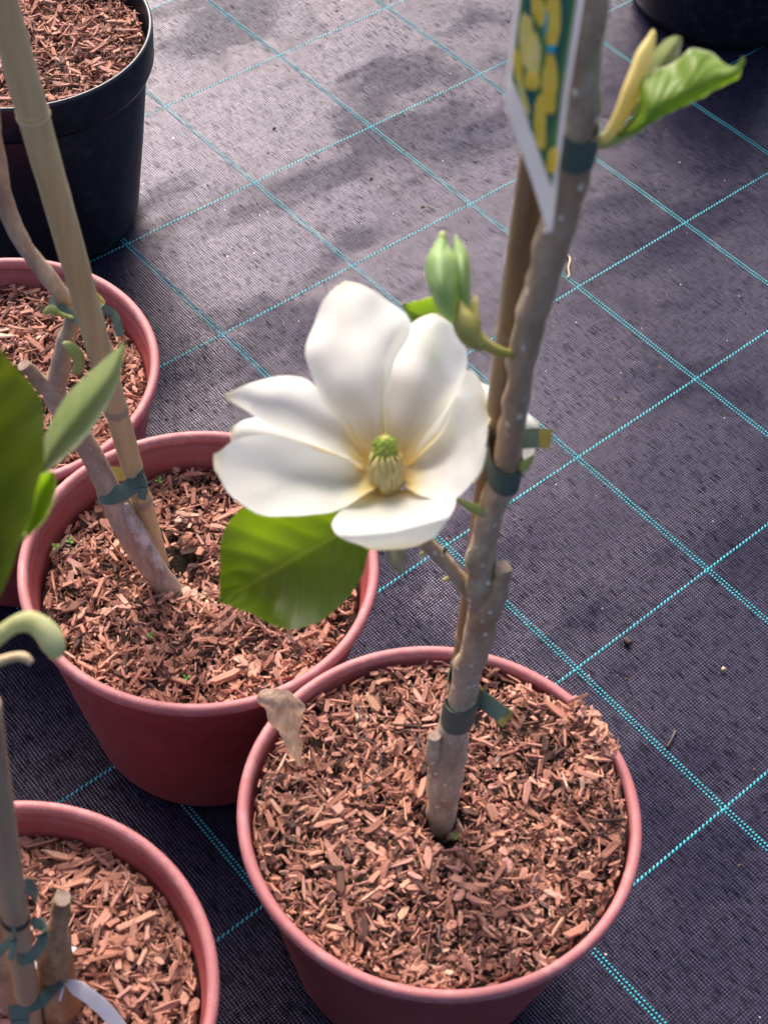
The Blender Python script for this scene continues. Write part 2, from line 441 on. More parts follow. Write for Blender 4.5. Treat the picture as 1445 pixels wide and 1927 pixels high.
M['bractgold'] = mat_simple('golden_bract', (0.80, 0.64, 0.13), (0.85, 0.74, 0.32), 40, 0.5, 0.2, trans=0.35, vec_scale=(2, 2, 0.4))
M['budscale'] = mat_simple('grey_furry_bud_scale', (0.16, 0.14, 0.075), (0.28, 0.25, 0.16), 130, 0.8, 0.5)
M['stamen'] = mat_simple('cream_stamen', (0.58, 0.45, 0.15), (0.68, 0.55, 0.24), 200, 0.5, 0.2, trans=0.2)
M['stigma'] = mat_simple('lime_stigma', (0.30, 0.44, 0.03), (0.42, 0.56, 0.08), 200, 0.45, 0.2, trans=0.25)
M['recept'] = mat_simple('olive_receptacle', (0.42, 0.33, 0.10), (0.50, 0.40, 0.13), 120, 0.6, 0.2)
M['drybract'] = mat_simple('dry_papery_bract', (0.40, 0.24, 0.15), (0.66, 0.50, 0.37), 110, 0.7, 0.8, 0.002, trans=0.3, vec_scale=(3, 3, 0.6))
M['labelwhite'] = mat_simple('label_plastic', (0.90, 0.86, 0.82), (0.86, 0.81, 0.77), 40, 0.4, 0.05, trans=0.5)
M['labelgreen'] = mat_simple('label_print_green', (0.045, 0.16, 0.075), (0.11, 0.24, 0.05), 60, 0.35, 0.02, trans=0.5)
M['labelyellow'] = mat_simple('label_print_yellow', (0.90, 0.58, 0.03), (0.92, 0.70, 0.12), 110, 0.35, 0.02, trans=0.5)
M['labelpale'] = mat_simple('label_print_pale_yellow', (0.92, 0.74, 0.16), (0.92, 0.80, 0.38), 110, 0.35, 0.02, trans=0.5)
M['labelteal'] = mat_simple('label_print_teal', (0.01, 0.12, 0.12), (0.02, 0.17, 0.13), 80, 0.35, 0.02, trans=0.5)
M['labelblue'] = mat_simple('label_print_blue', (0.02, 0.30, 0.50), (0.03, 0.35, 0.50), 80, 0.35, 0.02, trans=0.35)
M['straw'] = mat_simple('dry_straw', (0.50, 0.35, 0.18), (0.58, 0.45, 0.27), 120, 0.7, 0.2)
M['fibre'] = mat_simple('dark_root_fibre', (0.045, 0.035, 0.032), (0.10, 0.08, 0.075), 150, 0.7, 0.2)
M['crumb'] = mat_simple('soil_crumb', (0.03, 0.018, 0.014), (0.10, 0.06, 0.045), 300, 0.9, 0.4)
M['palebit'] = mat_simple('pale_debris', (0.45, 0.40, 0.36), (0.60, 0.54, 0.48), 300, 0.8, 0.3)
M['seedling'] = mat_simple('seedling_green', (0.12, 0.30, 0.03), (0.18, 0.38, 0.05), 200, 0.5, 0.1, trans=0.3)

# ------------------------------------------------------------------ the ground
def gz(x, y):
    """gentle unevenness of the ground cover, in metres"""
    if abs(x) > 2.2 or y > 3.6 or y < -0.6: return 0.0
    return 0.0016*mnoise.noise(Vector((x*5.5, y*5.5, 0.3)))+0.0006*mnoise.noise(Vector((x*17, y*17, 4.1)))
def axis(lo, hi, step, far):
    a = list(np.arange(lo, hi+1e-6, step))
    d = [0.1, 0.3, 0.8, 2, 5, 12, far]
    return [lo-x for x in reversed(d)]+a+[hi+x for x in d]
xs, ys = axis(-1.6, 1.6, 0.02, 40), axis(0.0, 3.2, 0.02, 40)
V = [Vector((x, y, gz(x, y))) for y in ys for x in xs]
nx = len(xs)
Fc = [(j*nx+i, j*nx+i+1, (j+1)*nx+i+1, (j+1)*nx+i) for j in range(len(ys)-1) for i in range(nx-1)]
ground = link('ground', mesh('ground', V, Fc, M['fabric']))
tag(ground, 'dark purple woven weed fabric with a grid of teal threads', 'ground', kind='structure')

gi = Vector((math.cos(GRID_TH), math.sin(GRID_TH), 0)); gj = Vector((math.sin(GRID_TH), -math.cos(GRID_TH), 0))
G0 = Vector((GRID_OX, GRID_OY, 0))
def seg_quads(items):
    """items: (centre, dir, length, width) -> little raised yarn floats"""
    V, F = [], []
    for c, d, ln, wd in items:
        s = Vector((-d.y, d.x, 0)); z = gz(c.x, c.y)
        o = len(V)
        for a, b, h in ((-1, 0, .0001), (-.55, -1, .0003), (.55, -1, .0003), (1, 0, .0001), (.55, 1, .0003), (-.55, 1, .0003), (-.4, 0, .0011), (.4, 0, .0011)):
            p = c+d*(a*ln/2)+s*(b*wd/2); V.append(Vector((p.x, p.y, z+h)))
        for f in ((0, 1, 6), (1, 2, 7, 6), (2, 3, 7), (3, 4, 7), (4, 5, 6, 7), (5, 0, 6)): F.append(tuple(o+i for i in f))
    return V, F
def near(p): return -1.35 < p.x < 1.35 and 0.1 < p.y < 2.9
rr = random.Random(3)
for j in range(-1, 12):                      # single weft threads
    it = []; k = -8*CELL; sgn = 1
    wv = rr.uniform(0, 6)
    while k < 9*CELL:
        c = G0+gi*k+gj*(j*CELL+0.0016*math.sin(k*4+wv))
        if near(c):
            d = (gi+gj*(-0.62)).normalized()
            it.append((c, d, 0.0050*rr.uniform(.9, 1.1), 0.0019*rr.uniform(.85, 1.1)))
        k += 0.0050
    if len(it) > 30: link('weft_thread', mesh('weft_thread', *seg_quads(it), M['teal']), ground)
for i in range(-7, 8):                       # double warp threads
    it = []; k = -4*CELL
    wv = rr.uniform(0, 6)
    while k < 13*CELL:
        for s in (-1, 1):
            c = G0+gj*(k+(0.0017 if s > 0 else 0))+gi*(i*CELL+s*0.0021+0.0014*math.sin(k*3+wv))
            if near(c):
                it.append((c, gj, 0.0023*rr.uniform(.85, 1.1), 0.0022*rr.uniform(.85, 1.1)))
        k += 0.0034
    if len(it) > 30: link('warp_thread', mesh('warp_thread', *seg_quads(it), M['teal']), ground)

# ------------------------------------------------------------------ pots
PR, PH = 0.1425, 0.2375
def terracotta_pot(x, y, label, seed, oval=0.0, grow=1.0):
    t = thing('plant_pot', (x, y, 0), label, 'pot', None)
    z0 = 0.0015
    body = [(0.0, z0), (0.094, z0), (0.100, z0+.003), (0.1035, z0+.012), (0.118, .105), (0.1335, .205), (0.1382, PH-.014), (0.1385, PH-.008),
            (0.1345, PH-.008), (0.1335, PH-.020), (0.1300, PH-.024), (0.1285, PH-.045), (0.114, .09), (0.100, .02), (0.0, .018)]
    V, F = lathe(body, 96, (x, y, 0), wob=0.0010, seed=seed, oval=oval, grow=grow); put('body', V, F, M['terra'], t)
    h = PH
    rim = [(PR-.0042, h-.0112), (PR-.0018, h-.0106), (PR-.0004, h-.0086), (PR, h-.0060), (PR-.0002, h-.0032), (PR-.0010, h-.0011), (PR-.0026, h-.0001),
           (PR-.0048, h+.0001), (PR-.0068, h-.0006), (PR-.0080, h-.0020), (PR-.0086, h-.0045), (PR-.0088, h-.0090), (PR-.0060, h-.0100)]
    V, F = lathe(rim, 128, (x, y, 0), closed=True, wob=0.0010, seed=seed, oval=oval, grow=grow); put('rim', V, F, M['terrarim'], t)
    return t
FRONT, MID, BACK, LOW = (0.059, 0.521), (-0.1450, 0.7242), (-0.3530, 0.9200), (-0.2255, 0.3590)
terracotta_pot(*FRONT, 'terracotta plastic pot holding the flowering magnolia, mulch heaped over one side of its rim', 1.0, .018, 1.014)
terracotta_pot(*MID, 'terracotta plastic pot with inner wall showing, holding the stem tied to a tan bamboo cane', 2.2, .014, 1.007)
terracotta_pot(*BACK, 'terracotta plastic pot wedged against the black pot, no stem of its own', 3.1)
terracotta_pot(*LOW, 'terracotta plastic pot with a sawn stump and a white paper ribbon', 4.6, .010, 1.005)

def black_pot(x, y, R, H, rb, label, seed):
    t = thing('nursery_pot', (x, y, 0), label, 'pot')
    z0 = 0.0015; co = 0.046
    body = [(0, z0), (rb-.014, z0), (rb-.004, z0+.005), (rb, z0+.018), (rb+(R-.009-rb)*.5, H*.42), (R-.009, H-co), (R-.010, H-co+.004), (R-.014, H-co+.004),
            (R-.016, H-co-.01), (rb-.004, .03), (0, .025)]
    V, F = lathe(body, 96, (x, y, 0), wob=0.001, seed=seed); put('body', V, F, M['black'], t)
    col = [(R-.0115, H-co+.001), (R-.0035, H-co-.001), (R-.001, H-co+.005), (R, H-.004), (R-.0005, H-.001), (R-.0025, H), (R-.0045, H-.001), (R-.005, H-.006), (R-.0075, H-co+.004)]
    V, F = lathe(col, 128, (x, y, 0), closed=True, wob=0.001, seed=seed); put('collar', V, F, M['black'], t)
    return t
BLACK = (-0.4433, 1.3991)
BR, BH = 0.150, 0.26
black_pot(*BLACK, BR, BH, 0.118, 'black plastic nursery pot with deep collar, filled with wood chips', 1)
pc = AZ(1352, 2, 0)
black_pot(pc.x, pc.y, 0.165, 0.27, 0.130, 'black plastic nursery pot on open fabric, only its rounded foot in view', 2)

# ------------------------------------------------------------------ mulch
def chip_mesh(rng, k):
    """a splinter of wood: bent irregular prism, unit length along X"""
    n = rng.choice((5, 6, 7, 8))
    asp = rng.choice((.07, .10, .13, .17, .21, .26, .30, .36)); th = rng.uniform(.035, .085)
    pw = rng.uniform(.4, .8)
    ol = []
    for i in range(n):
        a = 2*math.pi*(i+rng.uniform(-.3, .3))/n
        ca, sa = math.cos(a), math.sin(a)
        ol.append((0.5*math.copysign(abs(ca)**pw, ca)*rng.uniform(.75, 1.08), asp*.5*math.copysign(abs(sa)**.6, sa)*rng.uniform(.6, 1.2)))
    bend = rng.uniform(-.14, .14); tw = rng.uniform(-.5, .5)
    V = []
    for s in (-1, 1):
        for (x, y) in ol:
            z = s*th*.5*(1-.35*abs(x)*2)+bend*(x*x*4-.4)*.5+tw*x*y*1.4
            V.append((x*(1-.04*s), y*(1-.12*s), z))
    F = [tuple(range(n-1, -1, -1)), tuple(range(n, 2*n))]+[(i, (i+1) % n, n+(i+1) % n, n+i) for i in range(n)]
    return V, F
crng = random.Random(11)
PROTO = [chip_mesh(crng, k) for k in range(40)]
CHIP_ME = [mesh('wood_chip', v, f, M['chip'], smooth=False) for v, f in PROTO]
PN = [(np.array(v), f) for v, f in PROTO]

def mulch(name, cx, cy, rin, level, label, surf, n_small, seed, n_big=300, chip=1.0, avoid=(), spill=None, oval=0.0):
    rng = random.Random(seed)
    t = thing(name, (cx, cy, 0), label, 'mulch', 'wood chip mulch in the pots')
    # compost below the chips
    V, F = [], []
    ring, seg = 14, 48
    V.append(Vector((cx, cy, surf(0, 0)-.013)))
    for i in range(1, ring+1):
        r = (rin+.001)*i/ring
        for k in range(seg):
            a = 2*math.pi*k/seg; x, y = r*math.cos(a)*(1+oval), r*math.sin(a)*(1-oval)
            V.append(Vector((cx+x, cy+y, surf(x, y)-.013+.004*mnoise.noise(Vector((x*60, y*60, seed))))))
    for k in range(seg): F.append((0, 1+k, 1+(k+1) % seg))
    for i in range(ring-1):
        for k in range(seg):
            a, b = 1+i*seg+k, 1+i*seg+(k+1) % seg
            F.append((a, a+seg, b+seg, b))
    put('compost', V, F, M['soil'], t)
    def spot(ln):
        while True:
            if spill and rng.random() < .02:
                a = rng.uniform(*spill); r = rin-.004+rng.uniform(0.0, .007); lift = .009
            else:
                a = rng.uniform(0, 2*math.pi); r = (rin-.002)*math.sqrt(rng.random()); lift = 0
            x, y = r*math.cos(a)*(1+oval), r*math.sin(a)*(1-oval)
            p = Vector((cx+x, cy+y, surf(x, y)+lift))
            u, v = project(p)
            if not (-90 < u < 1535 and -90 < v < 2020): 
                if rng.random() < .75: continue
            bad = any((p.x-ax)**2+(p.y-ay)**2 < ar*ar for ax, ay, ar in avoid)
            if bad: continue
            yaw = rng.uniform(0, 2*math.pi)
            if not lift and r+ln*.42 > rin: yaw = a+math.pi/2+rng.gauss(0, .25)
            return p, yaw, r, lift
    def damp(p, t):
        w = mnoise.noise(Vector((p.x*26, p.y*26, seed)))+.5*mnoise.noise(Vector((p.x*70, p.y*70, seed)))
        return min(1, max(0, t+.34*w-.06))
    # the small chips: one mesh
    vs, fs, tone, base = [], [], [], 0
    for k in range(n_small):
        ln = min(.017, rng.lognormvariate(math.log(.0068), .48))*chip
        p, yaw, r, lift = spot(ln)
        pv, pf = PN[rng.randrange(len(PN))]
        sc_ = np.array([ln, ln*rng.uniform(.7, 1.7), ln*rng.uniform(.9, 1.8)])
        Rm = np.array(Matrix.Rotation(yaw, 3, 'Z') @ Matrix.Rotation(rng.gauss(0, .36), 3, 'Y') @ Matrix.Rotation(rng.gauss(0, .5), 3, 'X'))
        q = (pv*sc_)@Rm.T + np.array([p.x-cx, p.y-cy, p.z-.0055+rng.uniform(-.005, .006)])
        vs.append(q); fs += [tuple(i+base for i in f) for f in pf]
        tn = damp(p, rng.betavariate(1.6, 1.9))
        tone += [tn]*len(pf); base += len(pv)
    me = mesh('chip_bed', np.concatenate(vs).tolist(), fs, M['chipbed'], smooth=False)
    at = me.attributes.new('chip_tone', 'FLOAT', 'FACE'); at.data.foreach_set('value', tone)
    o = link('chip_bed', me, t); tag(o, kind='stuff')
    # the large ones: parts of their own
    made, tries = 0, 0
    while made < n_big and tries < n_big*20:
        tries += 1
        ln = min(.034, max(.0105, rng.lognormvariate(math.log(.0152), .36)))*chip
        p, yaw, r, lift = spot(ln)
        u, v = project(p)
        if not (-15 < u < 1460 and -15 < v < 1942): continue
        if r+ln*.3 > rin and not lift: continue
        o = link('wood_chip', CHIP_ME[rng.randrange(len(CHIP_ME))], t,
                 (p.x-cx, p.y-cy, p.z+rng.uniform(-.0015, .0040)),
                 (rng.gauss(0, .22), rng.gauss(0, .20), yaw))
        o.scale = (ln, ln*rng.uniform(.7, 1.35)*min(1, .017/ln), ln*rng.uniform(.7, 1.2)); o.color = (damp(p, rng.betavariate(1.9, 1.9)), 0, 0, 1); made += 1
    return t

def nz(x, y, s, amp=.005): return amp*mnoise.noise(Vector((x*22+s, y*22, s)))+amp*.4*mnoise.noise(Vector((x*60, y*60+s, s)))
TB = AZ(834, 1545, .212)                       # where the flowering trunk meets the mulch
def s_front(x, y):
    r = math.hypot(x, y)
    z = PH-.0098+nz(x, y, 1.3)
    a = math.atan2(y, x)
    z += .014*math.exp(-((a-.48)/.95)**2)*max(0, (r-.055)/.075)       # heap against the rim
    d = math.hypot(FRONT[0]+x-TB.x, FRONT[1]+y-TB.y+.006)
    z -= .019*math.exp(-(d/.020)**2)
    d2 = math.hypot(x+.055, y+.105)
    z -= .006*math.exp(-(d2/.022)**2)
    return z
MB_ = AZ(318, 1108, .196)
def s_mid(x, y):
    z = PH-.031+nz(x, y, 5.1)-.05*y*.9*.6
    d = math.hypot(MID[0]+x-MB_.x-.012, MID[1]+y-MB_.y-.012)
    z -= .016*math.exp(-(d/.02)**2)
    d2 = math.hypot(x-.01, y+.122); z -= .012*math.exp(-(d2/.016)**2)
    return z
def s_back(x, y): return PH-.026+nz(x, y, 8.2)
def s_low(x, y): return PH-.027+nz(x, y, 12.7, .007)
def s_black(x, y): return BH-.017+nz(x, y, 15.9)
RIN = 0.1290
mulch('bark_mulch', *FRONT, .1342, 0, 'pinkish wood chips heaped in the pot of the flowering magnolia', s_front, 8200, 21, avoid=((TB.x, TB.y, .012), (TB.x+.003, TB.y-.015, .008)), spill=(.40, .78), oval=.018)
mulch('bark_mulch', *MID, RIN, 0, 'brown wood chips sunk below the rim in the pot with the tan cane', s_mid, 7600, 22, avoid=((MB_.x, MB_.y, .010), (AZ(342, 1048, .2).x, AZ(342, 1048, .2).y, .011)))
mulch('bark_mulch', *BACK, RIN, 0, 'wood chips in the stemless terracotta pot beside the black pot', s_back, 6200, 23)
mulch('bark_mulch', *LOW, RIN, 0, 'coarse brown wood chips around the sawn stump', s_low, 5200, 24, chip=1.22)
mulch('bark_mulch', *BLACK, BR-.010, 0, 'wood chips filling the deep-collared black pot', s_black, 6000, 25)

# ------------------------------------------------------------------ the flowering magnolia
TY = 0.5244
mag = thing('magnolia_plant', (TB.x, TB.y, TB.z-.02), 'young magnolia with one open ivory flower, tied to a brown cane', 'plant', 'young magnolias')
trunk_px = [(830, 1580, 48), (830, 1545, 52), (832, 1500, 58), (844, 1420, 68), (853, 1370, 60), (865, 1330, 55), (879, 1262, 53), (905, 1185, 62), (908, 1120, 62),
            (905, 1060, 55), (916, 1000, 52), (928, 945, 53), (948, 890, 56), (963, 805, 54), (977, 710, 55), (990, 640, 58), (1026, 506, 66), (1055, 400, 70),
            (1083, 270, 69), (1097, 150, 67), (1110, 0, 66), (1128, -150, 66)]
def tp(u, v, w, y=TY): p = AY(u, v, y); return (p, pxm(p, w)/2)
V, F = tube([tp(*q) for q in trunk_px], n=150, seg=30, bump=.0024, freq=85)
trunk = put('trunk', V, F, M['bark'], mag)
def stub(name, path, parent, mat, cutm):
    V, F = tube(path, seg=16, n=len(path)*6, bump=.0016, freq=170)
    fm = [0]*(len(F)-1)+[1]
    return put(name, V, F, None, parent, mats=[mat, cutm], fm=fm, smooth=True)
def flat_cap(o): o.data.polygons[-1].use_smooth = False
s1 = stub('cut_stub', [tp(902, 1185, 46, TY-.002), tp(914, 1150, 56, TY-.003), tp(929, 1122, 48, TY-.004), tp(941, 1098, 36, TY-.005), tp(946, 1082, 30, TY-.005), tp(949, 1067, 31, TY-.005)], mag, M['bark'], M['cut']); flat_cap(s1)
s2 = stub('cut_stub', [tp(826, 1450, 34, TY-.006), tp(816, 1420, 30, TY-.008), tp(816, 1400, 24, TY-.008), tp(817, 1384, 23, TY-.008)], mag, M['bark'], M['cut']); flat_cap(s2)
# side branch that carries the flower
br = [(AY(893, 1125, TY), .0050), (AY(866, 1092, TY+.003), .0046), (AY(830, 1048, TY+.006), .0044), (AY(796, 1015, TY+.004), .0046), (AT(765, 965, .832), .0044), (AT(738, 930, .822), .0046)]
V, F = tube(br, n=30, seg=14, bump=.0007, freq=140); put('branch', V, F, M['bark'], mag)
for u, v, u2, v2, w, mm in ((850, 1088, 832, 1091, 9, 'bract'), (872, 1104, 857, 1108, 9, 'budscale'), (803, 1038, 790, 1044, 10, 'bud'), (836, 1040, 838, 1028, 8, 'budscale')):
    p, q = AY(u, v, TY+.004), AY(u2, v2, TY+.002)
    V, F = tube([(p, .0012), (p.lerp(q, .4), pxm(p, w/2)), (p.lerp(q, .8), pxm(p, w*.36)), (q, .0004)], seg=8); put('side_bud', V, F, M[mm], mag)
p, q = AT(738, 1010, .822), AT(756, 1080, .815)
V, F = tube([(p, .004), (p.lerp(q, .35), .0058), (p.lerp(q, .7), .0042), (q, .0008)], seg=12, bump=.0012, freq=200); put('bud_scale', V, F, M['budscale'], mag)
# buds sitting on the trunk
for a, b, w in (((912, 968), (856, 937), 26), ((980, 884), (1004, 856), 20)):
    p, q = AY(*a, TY-.004), AY(*b, TY-.006)
    V, F = tube([(p, .0026), (p.lerp(q, .35), pxm(p, w/2)), (p.lerp(q, .7), pxm(p, w*.30)), (q, .0006)], seg=10, flat=.7); put('leaf_bud', V, F, M['bud'], mag)

# flower
D0 = .803
def ctl(pts): return [AT(u, v, D0+d/1000.) for u, v, d in pts]
flower_c = AT(728, 905, D0+.004)
def axis_pt(u, v, d): return AT(u, v, D0+d/1000)
ax0, ax1 = axis_pt(729, 924, 6), axis_pt(724, 822, -8)
axd = (ax1-ax0).normalized()
V, F = tube([(ax0-axd*.006, .0050), (ax0, .0062), (ax0.lerp(ax1, .18), .0066), (ax0.lerp(ax1, .45), .0062), (ax0.lerp(ax1, .75), .0042), (ax1, .0016)], n=24, seg=20)
flower = put('flower', V, F, M['recept'], mag)
flower['label'] = 'open ivory magnolia flower with yellow heart'
PET = [
 ('P1', [(690, 872, 10), (648, 805, 8), (598, 735, 0), (575, 668, -6), (588, 605, -8), (614, 562, -6), (641, 533, -2)],
        [(722, 878, 12), (705, 805, 24), (686, 735, 26), (672, 665, 20), (662, 608, 12), (654, 566, 5), (645, 532, -2)],
        [(742, 868, 8), (727, 790, 8), (736, 710, 4), (764, 645, 2), (766, 596, 0), (722, 556, 0), (649, 533, -2)]),
 ('P3', [(725, 868, 14), (716, 785, 15), (724, 705, 14), (736, 655, 12), (757, 616, 9), (784, 597, 6), (812, 590, 4)],
        [(748, 876, 12), (770, 805, 24), (790, 735, 27), (803, 675, 21), (812, 630, 13), (818, 605, 8), (818, 590, 4)],
        [(770, 876, 8), (826, 820, 4), (860, 755, 0), (873, 690, -2), (872, 645, 0), (856, 610, 2), (826, 591, 4)]),
 ('P2', [(692, 858, 12), (655, 795, 12), (612, 745, 6), (562, 707, -2), (490, 713, -8), (425, 743, -12)],
        [(690, 884, 6), (640, 828, 8), (580, 785, 6), (520, 755, 0), (465, 746, -8), (423, 745, -12)],
        [(674, 888, 0), (664, 866, -4), (610, 843, -8), (545, 816, -10), (475, 780, -12), (425, 748, -12)]),
 ('P4', [(692, 886, 6), (668, 867, 0), (600, 845, -4), (520, 822, -10), (448, 826, -16), (402, 858, -24)],
        [(708, 906, 2), (645, 905, 2), (565, 900, -2), (490, 890, -12), (436, 880, -20), (401, 868, -26)],
        [(712, 915, -4), (664, 944, -12), (604, 968, -20), (528, 974, -28), (447, 944, -32), (403, 884, -28)]),
 ('P4b', [(650, 850, 14), (570, 806, 10), (505, 788, 4), (465, 790, 0), (440, 808, -4)],
         [(650, 866, 16), (570, 836, 18), (505, 818, 12), (460, 812, 4), (436, 818, -4)],
         [(650, 882, 14), (570, 872, 12), (505, 860, 6), (455, 850, 0), (437, 830, -4)]),
 ('P5', [(704, 922, 4), (662, 945, -8), (634, 970, -17), (624, 990, -25), (638, 1010, -31), (662, 1024, -27), (692, 1032, -17)],
        [(731, 924, 2), (733, 946, -3), (735, 970, -13), (736, 988, -24), (738, 1001, -33), (741, 1018, -29), (744, 1033, -16)],
        [(758, 921, 4), (812, 926, -6), (850, 934, -14), (858, 946, -22), (846, 972, -30), (822, 1004, -27), (792, 1031, -16)]),
 ('P6', [(756, 890, 10), (786, 842, 8), (826, 782, 6), (862, 735, 0), (890, 716, -6), (910, 742, -12)],
        [(764, 908, 4), (802, 884, 8), (838, 852, 8), (872, 818, 0), (898, 788, -8), (916, 766, -14)],
        [(758, 914, -2), (792, 928, -10), (850, 939, -18), (897, 897, -22), (919, 842, -20), (920, 790, -15)]),
 ('P7', [(815, 820, 16), (850, 745, 14), (870, 703, 10), (882, 698, 6), (893, 708, 3)],
        [(815, 850, 20), (862, 815, 20), (896, 785, 12), (911, 758, 5), (913, 736, 1)],
        [(815, 890, 16), (868, 908, 10), (905, 892, 2), (923, 845, -3), (922, 788, -3)]),
 ('P8', [(835, 770, 24), (888, 712, 26), (925, 722, 26), (985, 765, 26), (1014, 795, 24)],
        [(835, 810, 30), (900, 795, 36), (955, 795, 36), (1000, 803, 32), (1015, 812, 24)],
        [(835, 860, 24), (900, 880, 28), (960, 882, 28), (996, 862, 26), (1013, 826, 24)]),
]
for i, (nm, L, C_, Rg) in enumerate(PET):
    d = sheet(ctl(L), ctl(C_), ctl(Rg), n=34, m=22, ruffle=.0052, rf=44, seed=i*3.7)
    put_sheet('petal', d, M['petal'], flower)
# stamens: flat cream straps pressed round the base of the cone
srng = random.Random(5)
side = axd.cross(Vector((0.3, 0.2, 0.9))).normalized(); side2 = axd.cross(side)
parts = []
AXL = (ax1-ax0).length
for row in range(6):
    nn = 26-row*2
    for k in range(nn):
        a = 2*math.pi*(k+.5*row)/nn+srng.uniform(-.09, .09)
        o = side*math.cos(a)+side2*math.sin(a)
        t0 = .08+row*.075+srng.uniform(-.02, .02)
        def pt(t, off):
            rad = (.0072*math.sqrt(max(.05, 1-((t-.36)/.62)**2))+.0010+off)
            return ax0+axd*(AXL*t)+o*rad
        P = [pt(t0, .0002), pt(t0+.10, .0012), pt(t0+.19, .0012), pt(t0+.26+srng.uniform(0, .04), .0003)]
        parts.append(ribbon(P, [.0017, .0020, .0018, .0006], .0006, [axd.cross(o)]*4))
V, F = join(*parts); put('stamens', V, F, M['stamen'], flower)
parts = []
for k in range(64):
    t0 = .55+.42*(k/64); a = k*2.399
    o = (side*math.cos(a)+side2*math.sin(a))
    r0 = .0055*(1.08-t0)/.55
    b0 = ax0+axd*(AXL*t0)+o*(r0*.7)
    L_ = .0046+srng.uniform(-.0008, .001)
    P = [(b0, .00062), (b0+o*L_*.42+axd*L_*.3, .00055), (b0+o*L_*.8+axd*L_*.2, .00048), (b0+o*L_*.95-axd*L_*.25, .0003)]
    parts.append(tube(P, n=5, seg=6))
V, F = join(*parts); put('stigmas', V, F, M['stigma'], flower)

# leaf under the flower
L = [(705, 950, 10), (640, 938, 16), (540, 925, 22), (455, 953, 24), (420, 1008, 22), (416, 1075, 18), (411, 1133, 12)]
C_ = [(712, 958, 10), (655, 995, 26), (590, 1032, 36), (535, 1062, 40), (490, 1088, 36), (450, 1112, 26), (410, 1133, 12)]
Rg = [(708, 985, 10), (692, 1040, 14), (668, 1105, 18), (605, 1168, 20), (530, 1184, 20), (462, 1152, 16), (411, 1134, 12)]
put_sheet('leaf', sheet(ctl(L), ctl(C_), ctl(Rg), n=40, m=24, ruffle=.0036, rf=32, seed=2.2, pleat=.0007, npl=8), M['leaf'], mag)
p0, p1 = AT(745, 940, .826), AT(708, 962, D0+.010)
V, F = tube([(p0, .0016), (p0.lerp(p1, .5), .0014), (p1, .0013)], seg=8); put('petiole', V, F, M['bud'], mag)
# leaf peeping out behind the flower
def lf(pts, d): return [AT(u, v, d+e/1000.) for u, v, e in pts]
put_sheet('leaf', sheet(lf([(845, 690, 20), (850, 610, 22), (826, 560, 20), (790, 565, 20), (756, 573, 20)], .80),
                        lf([(840, 695, 22), (830, 640, 26), (805, 600, 26), (780, 586, 24), (757, 575, 20)], .80),
                        lf([(835, 698, 20), (808, 650, 22), (790, 620, 22), (770, 598, 22), (758, 578, 20)], .80), n=18, m=10, pleat=.0009, npl=7), M['leafyoung'], mag)

def spindle(name, pts, mat, parent, d, flat=.75, seg=14, bmp=.0004):
    path = []
    for u, v, w, e in pts:
        p = AT(u, v, d+e/1000.); path.append((p, pxm(p, w)/2))
    V, F = tube(path, n=len(pts)*6, seg=seg, bump=bmp, freq=160, flat=flat)
    return put(name, V, F, mat, parent)
# unfolding bud at the left of the trunk
dt = depth(AY(968, 668, TY))
spindle('bud_stalk', [(972, 668, 20, -4), (946, 664, 24, -8), (915, 650, 32, -10), (892, 630, 40, -10), (880, 610, 44, -10)], M['bract'], mag, dt)
spindle('bract', [(905, 658, 18, -13), (884, 632, 50, -12), (872, 602, 52, -12), (868, 578, 30, -12), (872, 560, 7, -12)], M['bract'], mag, dt, .8)
spindle('bract', [(898, 640, 22, -13), (893, 605, 26, -13), (893, 575, 17, -13), (894, 557, 6, -12)], M['bract'], mag, dt, .6)
put_sheet('young_leaf', sheet(lf([(868, 622, -6), (830, 590, -12), (807, 540, -14), (803, 490, -12), (818, 458, -8), (832, 442, -4)], dt),
                              lf([(868, 622, -6), (845, 585, -22), (832, 540, -28), (828, 490, -24), (830, 462, -14), (834, 441, -4)], dt),
                              lf([(868, 622, -4), (862, 585, -10), (866, 540, -12), (862, 492, -10), (846, 468, -8), (836, 442, -4)], dt), n=24, m=14, ruffle=.0012, rf=70), M['leafmint'], mag)
put_sheet('young_leaf', sheet(lf([(872, 612, 0), (858, 560, -6), (852, 510, -8), (852, 470, -6), (856, 443, 0)], dt),
                              lf([(876, 612, -4), (874, 560, -16), (870, 510, -18), (864, 470, -12), (857, 442, 0)], dt),
                              lf([(882, 612, 0), (886, 560, -6), (885, 510, -8), (877, 470, -6), (858, 443, 0)], dt), n=22, m=12, ruffle=.001, rf=70, seed=3), M['leafmint'], mag)
spindle('young_leaf', [(846, 490, 20, -2), (834, 460, 24, -4), (832, 446, 20, -5), (835, 436, 9, -5)], M['bud'], mag, dt)
